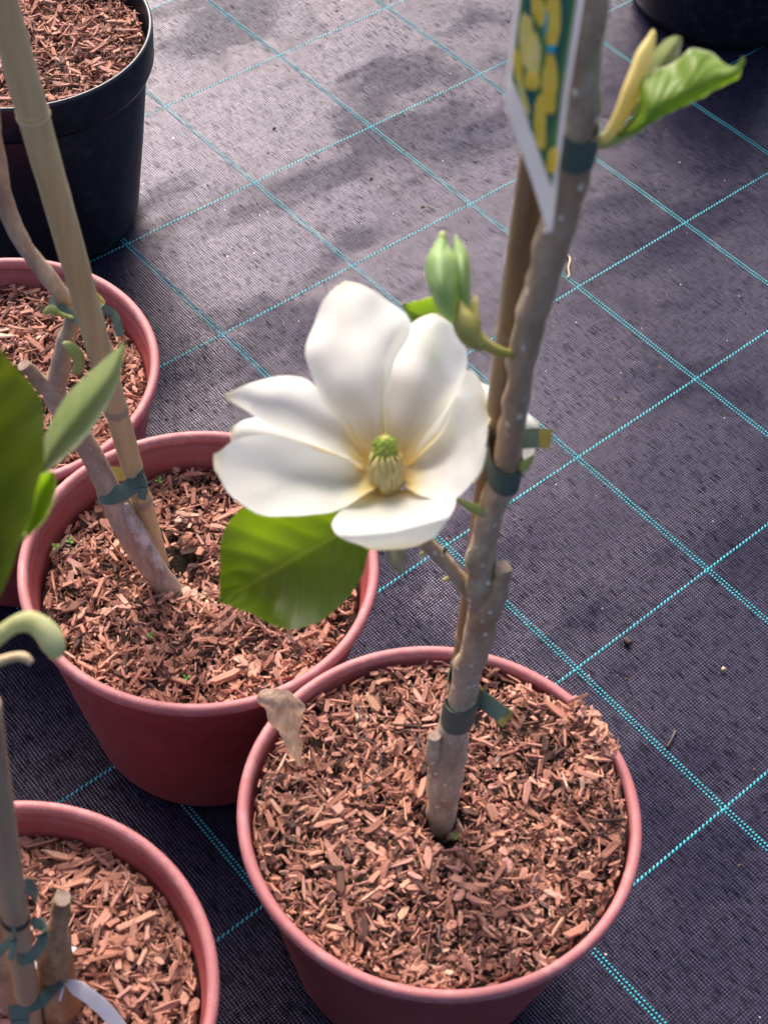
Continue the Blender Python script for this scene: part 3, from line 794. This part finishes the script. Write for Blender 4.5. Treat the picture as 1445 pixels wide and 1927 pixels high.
# unfolding bud at the right of the trunk, high up
dr = depth(AY(1118, 262, TY))
spindle('bract', [(1112, 268, 16, -2), (1135, 262, 22, -3), (1165, 222, 36, -4), (1190, 165, 46, -5), (1212, 105, 40, -5), (1226, 70, 22, -5), (1229, 56, 6, -5)], M['bractgold'], mag, dr, .6)
put_sheet('young_leaf', sheet(lf([(1180, 215, 2), (1205, 160, 2), (1225, 105, 2), (1250, 76, 0), (1272, 66, 0)], dr),
                              lf([(1185, 215, 8), (1220, 165, 10), (1245, 115, 10), (1262, 88, 6), (1276, 68, 0)], dr),
                              lf([(1195, 215, 2), (1240, 170, 2), (1268, 130, 2), (1278, 100, 0), (1283, 72, 0)], dr), n=16, m=10, pleat=.0004), M['leafgrey'], mag)
put_sheet('young_leaf', sheet(lf([(1150, 258, 2), (1200, 205, -4), (1204, 150, -6), (1232, 130, -4), (1264, 120, -2), (1300, 91, -8), (1338, 98, -2), (1376, 126, -8), (1397, 106, -4)], dr),
                              lf([(1150, 262, 0), (1204, 236, -12), (1226, 206, -16), (1250, 188, -16), (1280, 172, -14), (1312, 156, -16), (1346, 142, -12), (1380, 138, -10), (1399, 108, -4)], dr),
                              lf([(1150, 265, 0), (1210, 240, -4), (1236, 226, -4), (1262, 212, -4), (1290, 198, -6), (1322, 182, -6), (1356, 163, -4), (1388, 146, -6), (1402, 112, -4)], dr), n=46, m=16, ruffle=.0007, rf=60, pleat=.0005, npl=8), M['leafyoung'], mag)
spindle('bud_stalk', [(1108, 276, 16, 0), (1140, 270, 22, 0), (1172, 256, 24, 0), (1210, 240, 14, -2)], M['bud'], mag, dr, .7)

# brown cane behind the trunk
def extend(pa, pb, z): t = (z-pa.z)/(pb.z-pa.z); return pa.lerp(pb, t)
ca, cb = AY(1004, 330, TY+.020), AY(881, 1185, TY+.021)
c0, c1 = extend(ca, cb, .17), extend(ca, cb, 1.02)
cane = thing('bamboo_cane', c0, 'brown bamboo cane tied upright behind the flowering magnolia trunk', 'cane')
V, F = tube([(c0, .0074), (c0.lerp(c1, .5), .0075), (c1, .0074)], n=40, seg=22, bump=.0004, freq=50); put('culm', V, F, M['canebrown'], cane)
for t in (.30, .62, .9):
    p = c0.lerp(c1, t); dd = (c1-c0).normalized()
    V, F = tube([(p-dd*.004, .0073), (p-dd*.0015, .0083), (p+dd*.001, .0078), (p+dd*.003, .0074)], n=8, seg=22); put('node', V, F, M['node'], cane)

# ties
def hull(circles, pad):
    pts = []
    for (x, y, r) in circles:
        for k in range(48):
            a = 2*math.pi*k/48; pts.append((x+(r+pad)*math.cos(a), y+(r+pad)*math.sin(a)))
    pts = sorted(set(pts))
    def half(ps):
        h = []
        for p in ps:
            while len(h) >= 2 and (h[-1][0]-h[-2][0])*(p[1]-h[-2][1])-(h[-1][1]-h[-2][1])*(p[0]-h[-2][0]) <= 0: h.pop()
            h.append(p)
        return h
    a, b = half(pts), half(pts[::-1])
    return a[:-1]+b[:-1]
def tie_loop(ring, zf, width):
    """closed band; ring: xy points, zf(x,y) height"""
    V, F = [], []; n = len(ring); th = .0009
    cx = sum(p[0] for p in ring)/n; cy = sum(p[1] for p in ring)/n
    for (x, y) in ring:
        z = zf(x, y); d = Vector((x-cx, y-cy, 0)).normalized()*th
        for s, o in ((-1, 0), (1, 0), (1, 1), (-1, 1)): V.append(Vector((x, y, z+s*width/2))+d*o)
    for k in range(n):
        l = (k+1) % n
        for i in range(4):
            j = (i+1) % 4; F.append((k*4+i, k*4+j, l*4+j, l*4+i))
    return V, F
def cane_at(z): return extend(ca, cb, z)
def trunk_at(v):
    a = [q for q in trunk_px]
    for q, r in zip(a, a[1:]):
        if r[1] <= v <= q[1]:
            t = (q[1]-v)/(q[1]-r[1]); return tp(q[0]+(r[0]-q[0])*t, v, q[2]+(r[2]-q[2])*t)
def tie(v, width, label, flags, slope=.35, group='green tape ties'):
    p, r = trunk_at(v); k = cane_at(p.z)
    t = thing('plant_tie', p, label, 'tie', group)
    ring = hull([(p.x, p.y, r+.0006), (k.x, k.y, .0078)], .0004)
    zf = lambda x, y: p.z+slope*(-(x-p.x))+.25*(y-p.y)
    V, F = tie_loop(ring, zf, width); put('band', V, F, M['tie'], t, smooth=False)
    for pts, w, mt in flags:
        P = [AT(u, vv, dd) for u, vv, dd in pts]
        V, F = ribbon(P, w, .0008, CD*-1 if len(pts[0]) == 3 else CD); put('tail', V, F, M[mt], t, smooth=False)
    return t
d1 = depth(trunk_at(880)[0])
tie(882, .0175, 'green tape tie round the trunk beside the flower, tail end sticking out', [([(950, 830, d1+.012), (980, 826, d1+.010), (1014, 824, d1+.006)], .0108, 'tie'), ([(1011, 824, d1+.0064), (1024, 825, d1+.005), (1036, 827, d1+.004)], .0104, 'tieolive')])
d2 = depth(trunk_at(1330)[0])
tie(1332, .0270, 'green tape tie at the trunk foot just above the wood chips', [([(872, 1300, d2+.012), (893, 1296, d2+.010), (903, 1310, d2+.006)], .0100, 'tieolive'), ([(901, 1312, d2+.005), (925, 1330, d2+.001), (948, 1348, d2-.002)], .0118, 'tie'), ([(946, 1346, d2-.0016), (952, 1351, d2-.002), (957, 1355, d2-.002)], .0122, 'tieolive')], slope=-.2)
tie(265, .0155, 'green tape tie round the upper trunk beneath the picture label', [], slope=.1)

# picture label
lab_d = depth(AY(1030, 200, TY))-.022
def LB(u, v, off=0.0):
    p = AY(u, v, TY-.013-.072*(v+130)/570-(u-1025)*.00006)
    return p + (CC-p).normalized()*off
outline = [(985, -130), (1108, -130), (1098, 0), (1067, 190), (1050, 330), (1041, 425), (1036, 441), (1028, 430), (1000, 340), (962, 235), (953, 205), (952, 165), (962, 60), (971, 0)]
label = thing('plant_label', LB(1035, 440), 'pointed white-edged plant label printed with yellow flowers, hung on the trunk', 'label')
fr = [LB(u, v) for u, v in outline]; bk = [LB(u, v, -.0012) for u, v in outline]; n = len(outline)
V = fr+bk; F = [tuple(range(n)), tuple(range(2*n-1, n-1, -1))]+[(i, n+i, n+(i+1) % n, (i+1) % n) for i in range(n)]
put('backing', V, F, M['labelwhite'], label, smooth=False)
lt, tr_ = LB(1046, -124), AY(1126, -150, TY)
V, F = tube([(lt, .0007), (lt.lerp(tr_, .4)+Vector((0, -.006, .006)), .0007), (tr_+Vector((0, -.0082, 0)), .0007), (tr_+Vector((.0084, 0, .001)), .0007), (tr_+Vector((0, .0084, .002)), .0007), (tr_+Vector((-.0084, 0, .001)), .0007), (tr_+Vector((-.002, -.0084, 0)), .0007)], n=40, seg=6); put('hanging_loop', V, F, M['labelwhite'], label)
# torn-back pale lower edge: a real strip standing slightly proud
strip = [(956, 150), (968, 160), (996, 240), (1030, 345), (1041, 405), (1036, 438), (1028, 428), (1000, 340), (963, 236), (954, 205)]
m_ = len(strip); fr = [LB(u, v, .0011) for u, v in strip]; bk = [LB(u, v, .0001) for u, v in strip]
put('white_edge', fr+bk, [tuple(range(m_)), tuple(range(2*m_-1, m_-1, -1))]+[(i, m_+i, m_+(i+1) % m_, (i+1) % m_) for i in range(m_)], M['labelwhite'], label, smooth=False)
pic = [(993, -128), (1094, -128), (1083, 0), (1056, 180), (1042, 310), (1038, 352), (1012, 280), (985, 200), (962, 150), (971, 60), (979, 0)]
V, F, fm = [], [], []
def poly(pts, off, mi):
    o = len(V); V.extend(LB(u, v, off) for u, v in pts); F.append(tuple(range(o, o+len(pts)))); fm.append(mi)
poly(pic, .0003, 0)
def blob(cx, cy, rx, ry, ang, mi, off, seed):
    pr = random.Random(seed); pts = []
    for k in range(16):
        a = 2*math.pi*k/16; q = 1+pr.uniform(-.12, .12)
        x, y = rx*q*math.copysign(abs(math.cos(a))**.85, math.cos(a)), ry*q*math.sin(a)
        c, s = math.cos(ang), math.sin(ang); pts.append((cx+x*c-y*s, cy+x*s+y*c))
    poly(pts, off, mi)
for k, (cx_, cy_, rx, ry, an) in enumerate(((1052, 60, 10, 120, .14), (1030, 215, 9, 60, .1), (1000, 195, 10, 60, -.1), (1035, 130, 8, 60, .1), (1000, 20, 12, 30, 0))):
    blob(cx_, cy_, rx, ry, an, 3, .0004, 50+k)
for k, (cx_, cy_, rx, ry, an, mi) in enumerate(((990, 75, 13, 52, 0, 2), (1003, 105, 14, 48, .03, 2), (1040, 35, 16, 52, .05, 1), (1013, 18, 13, 34, -.25, 1),
        (974, 125, 8, 34, -.12, 1), (1001, 152, 16, 18, 0, 1), (1034, 160, 14, 62, .02, 1), (1016, 232, 12, 52, -.03, 1), (1039, 300, 10, 26, .12, 1), (984, 180, 5, 40, -.28, 2), (1012, -70, 16, 60, -.1, 1), (1060, -70, 14, 50, .1, 2))):
    blob(cx_, cy_, rx, ry, an, mi, .0005+.00004*k, 80+k)
blob(1037, 92, 9, 8, 0, 4, .00105, 99); blob(1026, 45, 3, 26, .1, 4, .0010, 98)
put('printed_picture', V, F, None, label, smooth=False, mats=[M['labelgreen'], M['labelyellow'], M['labelpale'], M['labelteal'], M['labelblue']], fm=fm)

# ------------------------------------------------------------------ the staked stem in the middle pot
MY = MB_.y
stem = thing('magnolia_plant', MB_, 'bare magnolia stem with scarred pale bark, tied to a tan cane', 'plant', 'young magnolias')
def tpm(u, v, w, y): p = AY(u, v, y); return (p, pxm(p, w)/2)
sp = [(330, 1122, 44, MY-.004), (318, 1108, 46, MY-.002), (285, 1062, 50, MY), (250, 1005, 56, MY), (222, 955, 50, MY), (200, 910, 46, MY), (170, 850, 44, MY+.002),
      (135, 790, 42, MY+.004), (104, 742, 46, MY+.005), (112, 700, 38, MY+.006), (121, 655, 34, MY+.008), (132, 618, 32, MY+.010), (140, 590, 34, MY+.010),
      (118, 558, 33, MY+.010), (82, 508, 33, MY+.010), (46, 460, 32, MY+.010), (18, 405, 34, MY+.010), (2, 340, 34, MY+.01), (-14, 250, 36, MY+.01), (-26, 130, 34, MY+.012), (-34, 0, 30, MY+.012), (-30, -160, 18, MY+.012)]
V, F = tube([tpm(*q) for q in sp], n=90, seg=20, bump=.0012, freq=90, seed=4); put('stem', V, F, M['bark2'], stem)
st = stub('cut_stub', [tpm(112, 752, 40, MY+.003), tpm(84, 724, 32, MY), tpm(62, 702, 26, MY-.002), tpm(45, 686, 24, MY-.004)], stem, M['bark2'], M['cut']); flat_cap(st)
wp = [(236, 948, 12, MY-.0055), (244, 975, 26, MY-.0060), (262, 1008, 28, MY-.0058), (284, 1042, 24, MY-.0055), (304, 1075, 16, MY-.005)]
V, F = tube([tpm(*q) for q in wp], n=40, seg=12, bump=.0034, freq=330, seed=9, flat=.8); put('bark_wound', V, F, M['wound'], stem)
for pts, mt in (([(142, 700, 14), (150, 690, 22), (146, 668, 25), (134, 654, 22), (124, 648, 14), (119, 648, 6)], 'bud'),
                ([(140, 600, 8), (112, 590, 10), (98, 582, 18), (88, 588, 12), (84, 592, 5)], 'bud')):
    path = [tpm(u, v, w, MY-.006) for u, v, w in pts]
    V, F = tube(path, n=20, seg=10); put('leaf_bud', V, F, M[mt], stem)

cA, cB = AZ(303, 1070, .19), AY(60, 205, .700)
c0 = extend(cA, cB, .165); c1 = extend(cA, cB, .95)
tan = thing('bamboo_cane', c0, 'thick tan bamboo cane leaning beside the scarred stem', 'cane')
V, F = tube([(c0, .0078), (c0.lerp(c1, .5), .0088), (c1, .0095)], n=50, seg=24, bump=.0004, freq=40, seed=2); put('culm', V, F, M['cane'], tan)
for (u, v) in ((57, 212), (226, 770), (268, 940)):
    # parameter along the cane whose image is nearest
    best = min((abs(project(c0.lerp(c1, t/400))[1]-v), t/400) for t in range(401))[1]
    p = c0.lerp(c1, best); dd = (c1-c0).normalized(); r0 = .0078+(.0095-.0078)*best
    V, F = tube([(p-dd*.005, r0-.0003), (p-dd*.002, r0+.0011), (p, r0+.0002), (p+dd*.002, r0+.0008), (p+dd*.005, r0-.0003)], n=14, seg=24); put('node', V, F, M['cane'] if v < 500 else M['canegrey'], tan)

def ribtie(name, label, bands, group='green tape ties'):
    """bands: (pixel/depth path, width m, material)"""
    P0 = AT(*bands[0][0][0])
    t = thing(name, P0, label, 'tie', group)
    for pts, w, mt in bands:
        S = catmull([tuple(AT(*q)) for q in pts], len(pts)*5)
        V, F = ribbon([Vector(s) for s in S], w, .0009, CD); put('band', V, F, M[mt], t, smooth=False)
    return t
dm = depth(AY(205, 925, MY)); 
ribtie('plant_tie', 'green tape tie joining the scarred stem to its cane near the mulch',
       [([(184, 912, dm+.002), (190, 930, dm-.008), (210, 934, dm-.0125), (232, 926, dm-.010), (252, 912, dm-.010), (266, 898, dm-.010), (272, 890, dm-.004)], .0130, 'tie'),
        ([(262, 896, dm-.012), (270, 915, dm-.014), (266, 940, dm-.013)], .0085, 'tie'),
        ([(208, 890, dm+.014), (225, 892, dm+.014), (246, 888, dm+.016)], .0110, 'tieolive')])
dm2 = depth(AY(140, 592, MY+.01))
ribtie('plant_tie', 'looped green tape tie higher on the scarred stem and tan cane',
       [([(95, 565, dm2-.004), (115, 580, dm2-.014), (140, 596, dm2-.020), (165, 602, dm2-.022), (185, 594, dm2-.020), (200, 580, dm2-.010)], .0075, 'tie'),
        ([(196, 580, dm2-.014), (212, 590, dm2-.012), (222, 612, dm2-.012), (226, 632, dm2-.012)], .0060, 'tie'),
        ([(112, 545, dm2+.004), (128, 538, dm2+.008), (150, 548, dm2+.012), (178, 556, dm2+.014), (196, 574, dm2+.006)], .0055, 'tieolive')])

# ------------------------------------------------------------------ the plant with the sawn stump
LY = .362
LB0 = AZ(112, 2030, .195)
low = thing('magnolia_plant', LB0, 'magnolia with a sawn-off stump and broad blurred leaves', 'plant', 'young magnolias')
sp = [(112, 2045, 96), (112, 1980, 92), (114, 1925, 78), (110, 1880, 84), (106, 1830, 70), (103, 1795, 66), (107, 1762, 50), (112, 1735, 36), (114, 1712, 37), (118, 1690, 33)]
so = stub('stump', [tpm(u, v, w, LY) for u, v, w in sp], low, M['stump'], M['cut']); flat_cap(so)
# shoot that carries the leaves: rises outside the frame
sh = [(AY(70, 2010, LY), .011), (AY(20, 1900, LY), .010), (AY(-5, 1790, LY), .0095), (AY(-40, 1640, LY), .009)]
q = sh[-1][0]
sh += [(Vector((q.x-.012, q.y, .45)), .0085), (Vector((q.x-.018, q.y, .60)), .008), (Vector((q.x-.020, q.y+.004, .78)), .0070), (Vector((q.x-.012, q.y+.012, .95)), .0055), (Vector((q.x-.004, q.y+.016, 1.08)), .0022)]
V, F = tube(sh, n=72, seg=16, bump=.001, freq=80, seed=6); put('shoot', V, F, M['bark2'], low)
SHT = Vector((q.x-.018, q.y, .60))
dl = .605
put_sheet('leaf', sheet(lf([(-70, 1200, 20), (-135, 1040, 10), (-150, 880, 0), (-120, 760, 0), (-70, 690, 0), (-6, 656, 0)], dl),
                        lf([(-55, 1210, 20), (-40, 1060, 26), (-30, 930, 26), (-22, 800, 18), (-14, 715, 8), (-2, 655, 0)], dl),
                        lf([(-35, 1205, 20), (22, 1062, 6), (54, 955, -2), (82, 850, -6), (80, 742, -4), (2, 656, 0)], dl), n=30, m=16, ruffle=.004, rf=28, pleat=.0008, npl=5), M['leafdark'], low)
put_sheet('leaf', sheet(lf([(66, 898, 10), (90, 806, 4), (128, 742, 0), (182, 690, -4), (236, 644, -8)], dl+.03),
                        lf([(68, 900, 12), (110, 832, 16), (158, 770, 14), (204, 708, 6), (236, 645, -8)], dl+.03),
                        lf([(72, 900, 10), (126, 858, 2), (178, 800, -2), (222, 722, -4), (237, 647, -8)], dl+.03), n=40, m=16, ruffle=.0010, rf=30), M['leafgrey'], low)
put_sheet('young_leaf', sheet(lf([(48, 1004, 4), (50, 950, 0), (64, 905, 0), (92, 886, 0)], dl+.03),
                              lf([(50, 1006, 6), (66, 960, 8), (82, 918, 8), (98, 888, 2)], dl+.03),
                              lf([(56, 1008, 4), (88, 975, 0), (106, 925, 0), (104, 890, 0)], dl+.03), n=16, m=10, pleat=.0005, npl=6), M['leafyoung'], low)
def petiole(a, b, r, mt='bud'):
    mid = a.lerp(b, .5)+Vector((0, 0, .006))
    V, F = tube([(a, r*1.2), (mid, r), (b, r*.9)], n=12, seg=8); put('petiole', V, F, M[mt], low)
petiole(SHT, AT(-55, 1208, dl+.02), .0022)
petiole(SHT+Vector((0, 0, .02)), AT(68, 900, dl+.042), .0018)
petiole(SHT+Vector((0, 0, .01)), AT(50, 1006, dl+.036), .0014)
dc = .66
cu = [(AT(-60, 1260, dc+.01), .0035), (AT(-12, 1206, dc), .0038), (AT(28, 1176, dc), .0040), (AT(62, 1172, dc), .0048), (AT(90, 1192, dc), .0056), (AT(103, 1220, dc), .0050), (AT(104, 1240, dc), .0020)]
V, F = tube(cu, n=36, seg=12, bump=.0006, freq=90); put('curled_leaf', V, F, M['budpale'], low)
tw = [(AT(-60, 1275, dc+.02), .0024), (AT(-8, 1248, dc+.02), .0024), (AT(30, 1236, dc+.02), .0022), (AT(48, 1238, dc+.02), .0024), (AT(60, 1248, dc+.02), .0016)]
V, F = tube(tw, n=24, seg=8); put('twig', V, F, M['straw'], low)
petiole(SHT-Vector((0, 0, .05)), AT(-58, 1260, dc+.012), .0030)

kA, kB = AY(10, 1590, LY-.012), AY(56, 1900, LY-.016)
c0 = extend(kA, kB, .17); c1 = extend(kA, kB, .62)
gc = thing('bamboo_cane', c0, 'weathered bamboo cane tied to the sawn stump', 'cane')
V, F = tube([(c0, .0072), (c0.lerp(c1, .5), .0076), (c1, .0076)], n=40, seg=20, bump=.0004, freq=60, seed=5); put('culm', V, F, M['canegrey'], gc)
best = min((abs(project(c0.lerp(c1, t/400))[1]-1727), t/400) for t in range(401))[1]
p = c0.lerp(c1, best); dd = (c1-c0).normalized()
V, F = tube([(p-dd*.003, .0074), (p-dd*.001, .0086), (p+dd*.001, .0082), (p+dd*.004, .0074)], n=10, seg=20); put('node', V, F, M['nodedark'], gc)
dk = depth(AY(30, 1700, LY-.014))
ribtie('plant_tie', 'green tape tie round the weathered cane above its dark node',
       [([(-14, 1660, dk+.002), (4, 1668, dk-.008), (30, 1672, dk-.0125), (52, 1668, dk-.011), (64, 1676, dk-.004), (70, 1690, dk+.002)], .0085, 'tie')])
ribtie('plant_tie', 'curled green tape tie below the dark node of the weathered cane',
       [([(26, 1742, dk-.013), (28, 1770, dk-.014), (20, 1806, dk-.013)], .0035, 'tie'),
        ([(62, 1740, dk-.008), (78, 1738, dk-.012), (84, 1755, dk-.014), (76, 1780, dk-.014), (62, 1798, dk-.012), (44, 1806, dk-.010), (34, 1802, dk-.002)], .0065, 'tie'),
        ([(-20, 1812, dk), (6, 1784, dk-.004), (22, 1770, dk-.008)], .0050, 'tie')])
dk2 = depth(AY(50, 1880, LY-.014))
ribtie('plant_tie', 'broad green tape tie binding the weathered cane to the stump foot',
       [([(28, 1906, dk2-.004), (40, 1898, dk2-.012), (58, 1894, dk2-.014), (78, 1884, dk2-.012), (98, 1862, dk2-.014), (116, 1845, dk2-.018)], .0075, 'tie'),
        ([(34, 1890, dk2-.013), (38, 1925, dk2-.013), (30, 1960, dk2-.013)], .0120, 'tie')])
# white paper ribbon
dp = depth(AY(110, 1840, LY))-.016
rb = thing('paper_ribbon', AT(122, 1846, dp), 'white paper ribbon knotted round the sawn stump', 'ribbon')
S = catmull([tuple(AT(*q)) for q in ((66, 1788, dp+.010), (74, 1816, dp+.002), (92, 1834, dp-.001), (112, 1843, dp-.001), (122, 1846, dp))], 24)
V, F = ribbon([Vector(s) for s in S], [.0058]*8+[.0062]*6+[.0050-.00035*k for k in range(11)], .0005, CD*.8+CR*-.6); put('loop', V, F, M['paper'], rb, smooth=False)
S = catmull([tuple(AT(*q)) for q in ((122, 1846, dp), (140, 1856, dp-.002), (170, 1876, dp-.004), (205, 1908, dp-.002), (240, 1955, dp+.006))], 24)
V, F = ribbon([Vector(s) for s in S], [min(.0098, .002+.0011*k) for k in range(25)], .0005, CR*.7-CD*.7); put('tail', V, F, M['paper'], rb, smooth=False)
S = catmull([tuple(AT(*q)) for q in ((140, 1782, dp+.004), (131, 1800, dp-.001), (128, 1825, dp-.002), (122, 1848, dp-.001), (113, 1884, dp-.003))], 24)
V, F = ribbon([Vector(s) for s in S], [.0040-.0003*k for k in range(8)]+[.0016]*17, .0006, CR); put('strand', V, F, M['paper'], rb, smooth=False)

# ------------------------------------------------------------------ small things lying about
zb = s_front(-.09, 0)
def fz(u, v, lift=0):
    p = AZ(u, v, PH-.008)
    return Vector((p.x, p.y, s_front(p.x-FRONT[0], p.y-FRONT[1])+.003+lift))
tipp = fz(566, 1442)
dq = depth(tipp)
br_ = sheet(lf([(560, 1440, 0), (536, 1402, -6), (508, 1354, -12), (486, 1318, -18), (504, 1297, -22)], dq),
            lf([(565, 1442, -2), (552, 1402, -16), (540, 1352, -27), (532, 1322, -32), (528, 1296, -30)], dq),
            lf([(571, 1441, 0), (566, 1402, -6), (565, 1355, -10), (574, 1328, -16), (550, 1302, -24)], dq), n=36, m=22, ruffle=.0040, rf=85)
V, F, UV = br_
tag(put('dry_bract', V, F, M['drybract'], None), 'dry papery tan bract leaning on the rim of the flowering magnolia pot', 'bract')

def fibre(pts, r, label, mat, name='root_fibre', cat='root', zf=fz):
    P = [(zf(u, v, .0025+.002*math.sin(k*2.1)), r) for k, (u, v) in enumerate(pts)]
    V, F = tube(P, n=len(P)*6, seg=6); return tag(put(name, V, F, M[mat], None), label, cat)
fibre([(668, 1325), (676, 1352), (672, 1382), (700, 1400), (716, 1425), (712, 1452), (694, 1480), (672, 1490)], .0006, 'thin dark root fibre curling on the chips between bract and trunk', 'fibre')
fibre([(745, 1385), (768, 1380), (782, 1392), (790, 1420)], .0005, 'short dark root fibre arching beside the trunk foot', 'fibre')
fibre([(492, 1512), (500, 1484), (516, 1468), (540, 1458)], .0007, 'dark root fibre against the pot rim below the dry bract', 'fibre')
fibre([(826, 1745), (824, 1775), (832, 1800)], .0007, 'dark bent twig among the chips in front of the trunk', 'fibre', 'twig', 'twig')

def seedling(p, label, s=1.0):
    t = thing('seedling', p, label, 'seedling', 'tiny green seedlings in the mulch')
    V, F = tube([(p-Vector((0, 0, .004)), .0005*s), (p+Vector((0, 0, .005*s)), .0004*s)], n=3, seg=6); put('stalk', V, F, M['seedling'], t)
    for k in range(3):
        a = k*2.1+p.x*100; d = Vector((math.cos(a), math.sin(a), .35)); sd = Vector((-math.sin(a), math.cos(a), 0))
        b = p+Vector((0, 0, .0045*s)); e = b+d*(.0042*s)
        m1 = b.lerp(e, .5)
        V = [b, m1+sd*.0014*s, e, m1-sd*.0014*s, m1+Vector((0, 0, .0006))]
        put('seed_leaf', V, [(0, 1, 4), (1, 2, 4), (2, 3, 4), (3, 0, 4)], M['seedling'], t)
def mz(u, v): p = AZ(u, v, PH-.028); return Vector((p.x, p.y, s_mid(p.x-MID[0], p.y-MID[1])+.003))
seedling(fz(857, 1563), 'tiny green seedling in the hollow at the flowering trunk foot')
seedling(mz(300, 906), 'tiny green seedling near the rim of the cane-staked pot, behind the tape tie')
seedling(mz(106, 1036), 'tiny green seedling close to the rim left of the scarred stem', 1.1)
seedling(mz(134, 1026), 'tiny green seedling between the rim seedling and the scarred stem', 1.0)
seedling(mz(352, 1282), 'tiny green seedling in the dark hollow at the front rim of the cane-staked pot', .9)
seedling(mz(284, 1206), 'tiny green seedling on the chips in front of the scarred stem foot', .9)

def gzp(u, v): p = AZ(u, v, 0); return Vector((p.x, p.y, gz(p.x, p.y)))
def straw(pts, r, label, mat='straw'):
    P = [(gzp(u, v)+Vector((0, 0, r+.0008+.0015*math.sin(k*1.3))), r) for k, (u, v) in enumerate(pts)]
    V, F = tube(P, n=len(P)*5, seg=7); tag(put('dry_stalk', V, F, M[mat], None), label, 'stalk')
straw([(1064, 482), (1071, 492), (1068, 508), (1070, 520), (1066, 525)], .0013, 'curled dry straw-coloured stalk on the fabric beside the upper trunk')
straw([(1254, 1408), (1262, 1394), (1269, 1378)], .0013, 'short brown twig lying across a teal double thread', 'fibre')
straw([(1358, 1262), (1361, 1265)], .0024, 'small pale round seed husk on open fabric')
straw([(1175, 1208), (1184, 1216)], .0030, 'brown soil smear on the fabric past the teal crossing', 'crumb')

# crumbs of soil and chip dust scattered over the fabric
crb = random.Random(77)
def crumbs(n, mat, smin, smax):
    V, F = [], []
    made = 0
    while made < n:
        u, v = crb.uniform(230, 1445), crb.uniform(-20, 1927)
        p = gzp(u, v)
        if any(math.hypot(p.x-a, p.y-b) < .110 for a, b in (FRONT, MID, BACK, LOW, BLACK)): continue
        s = min(smax, crb.lognormvariate(math.log(smin), .5)); o = len(V)
        a0 = crb.uniform(0, 6.28); e = crb.uniform(.35, 1)
        for k in range(5):
            a = k*2*math.pi/5
            x, y = s*math.cos(a)*crb.uniform(.7, 1.2), s*e*math.sin(a)*crb.uniform(.7, 1.2)
            V.append(p+Vector((x*math.cos(a0)-y*math.sin(a0), x*math.sin(a0)+y*math.cos(a0), .0002)))
        V.append(p+Vector((0, 0, s*crb.uniform(.5, 1))))
        F += [(o+k, o+(k+1) % 5, o+5) for k in range(5)]; made += 1
    return V, F
V, F = crumbs(520, None, .0011, .0032)
o = link('soil_crumbs', mesh('soil_crumbs', V, F, M['crumb'], smooth=False)); tag(o, 'dark soil crumbs scattered over the woven fabric', 'soil crumbs', kind='stuff')
V, F = crumbs(90, None, .0008, .0018)
o = link('chip_dust', mesh('chip_dust', V, F, M['palebit'], smooth=False)); tag(o, 'pale specks of debris scattered over the woven fabric', 'debris', kind='stuff')
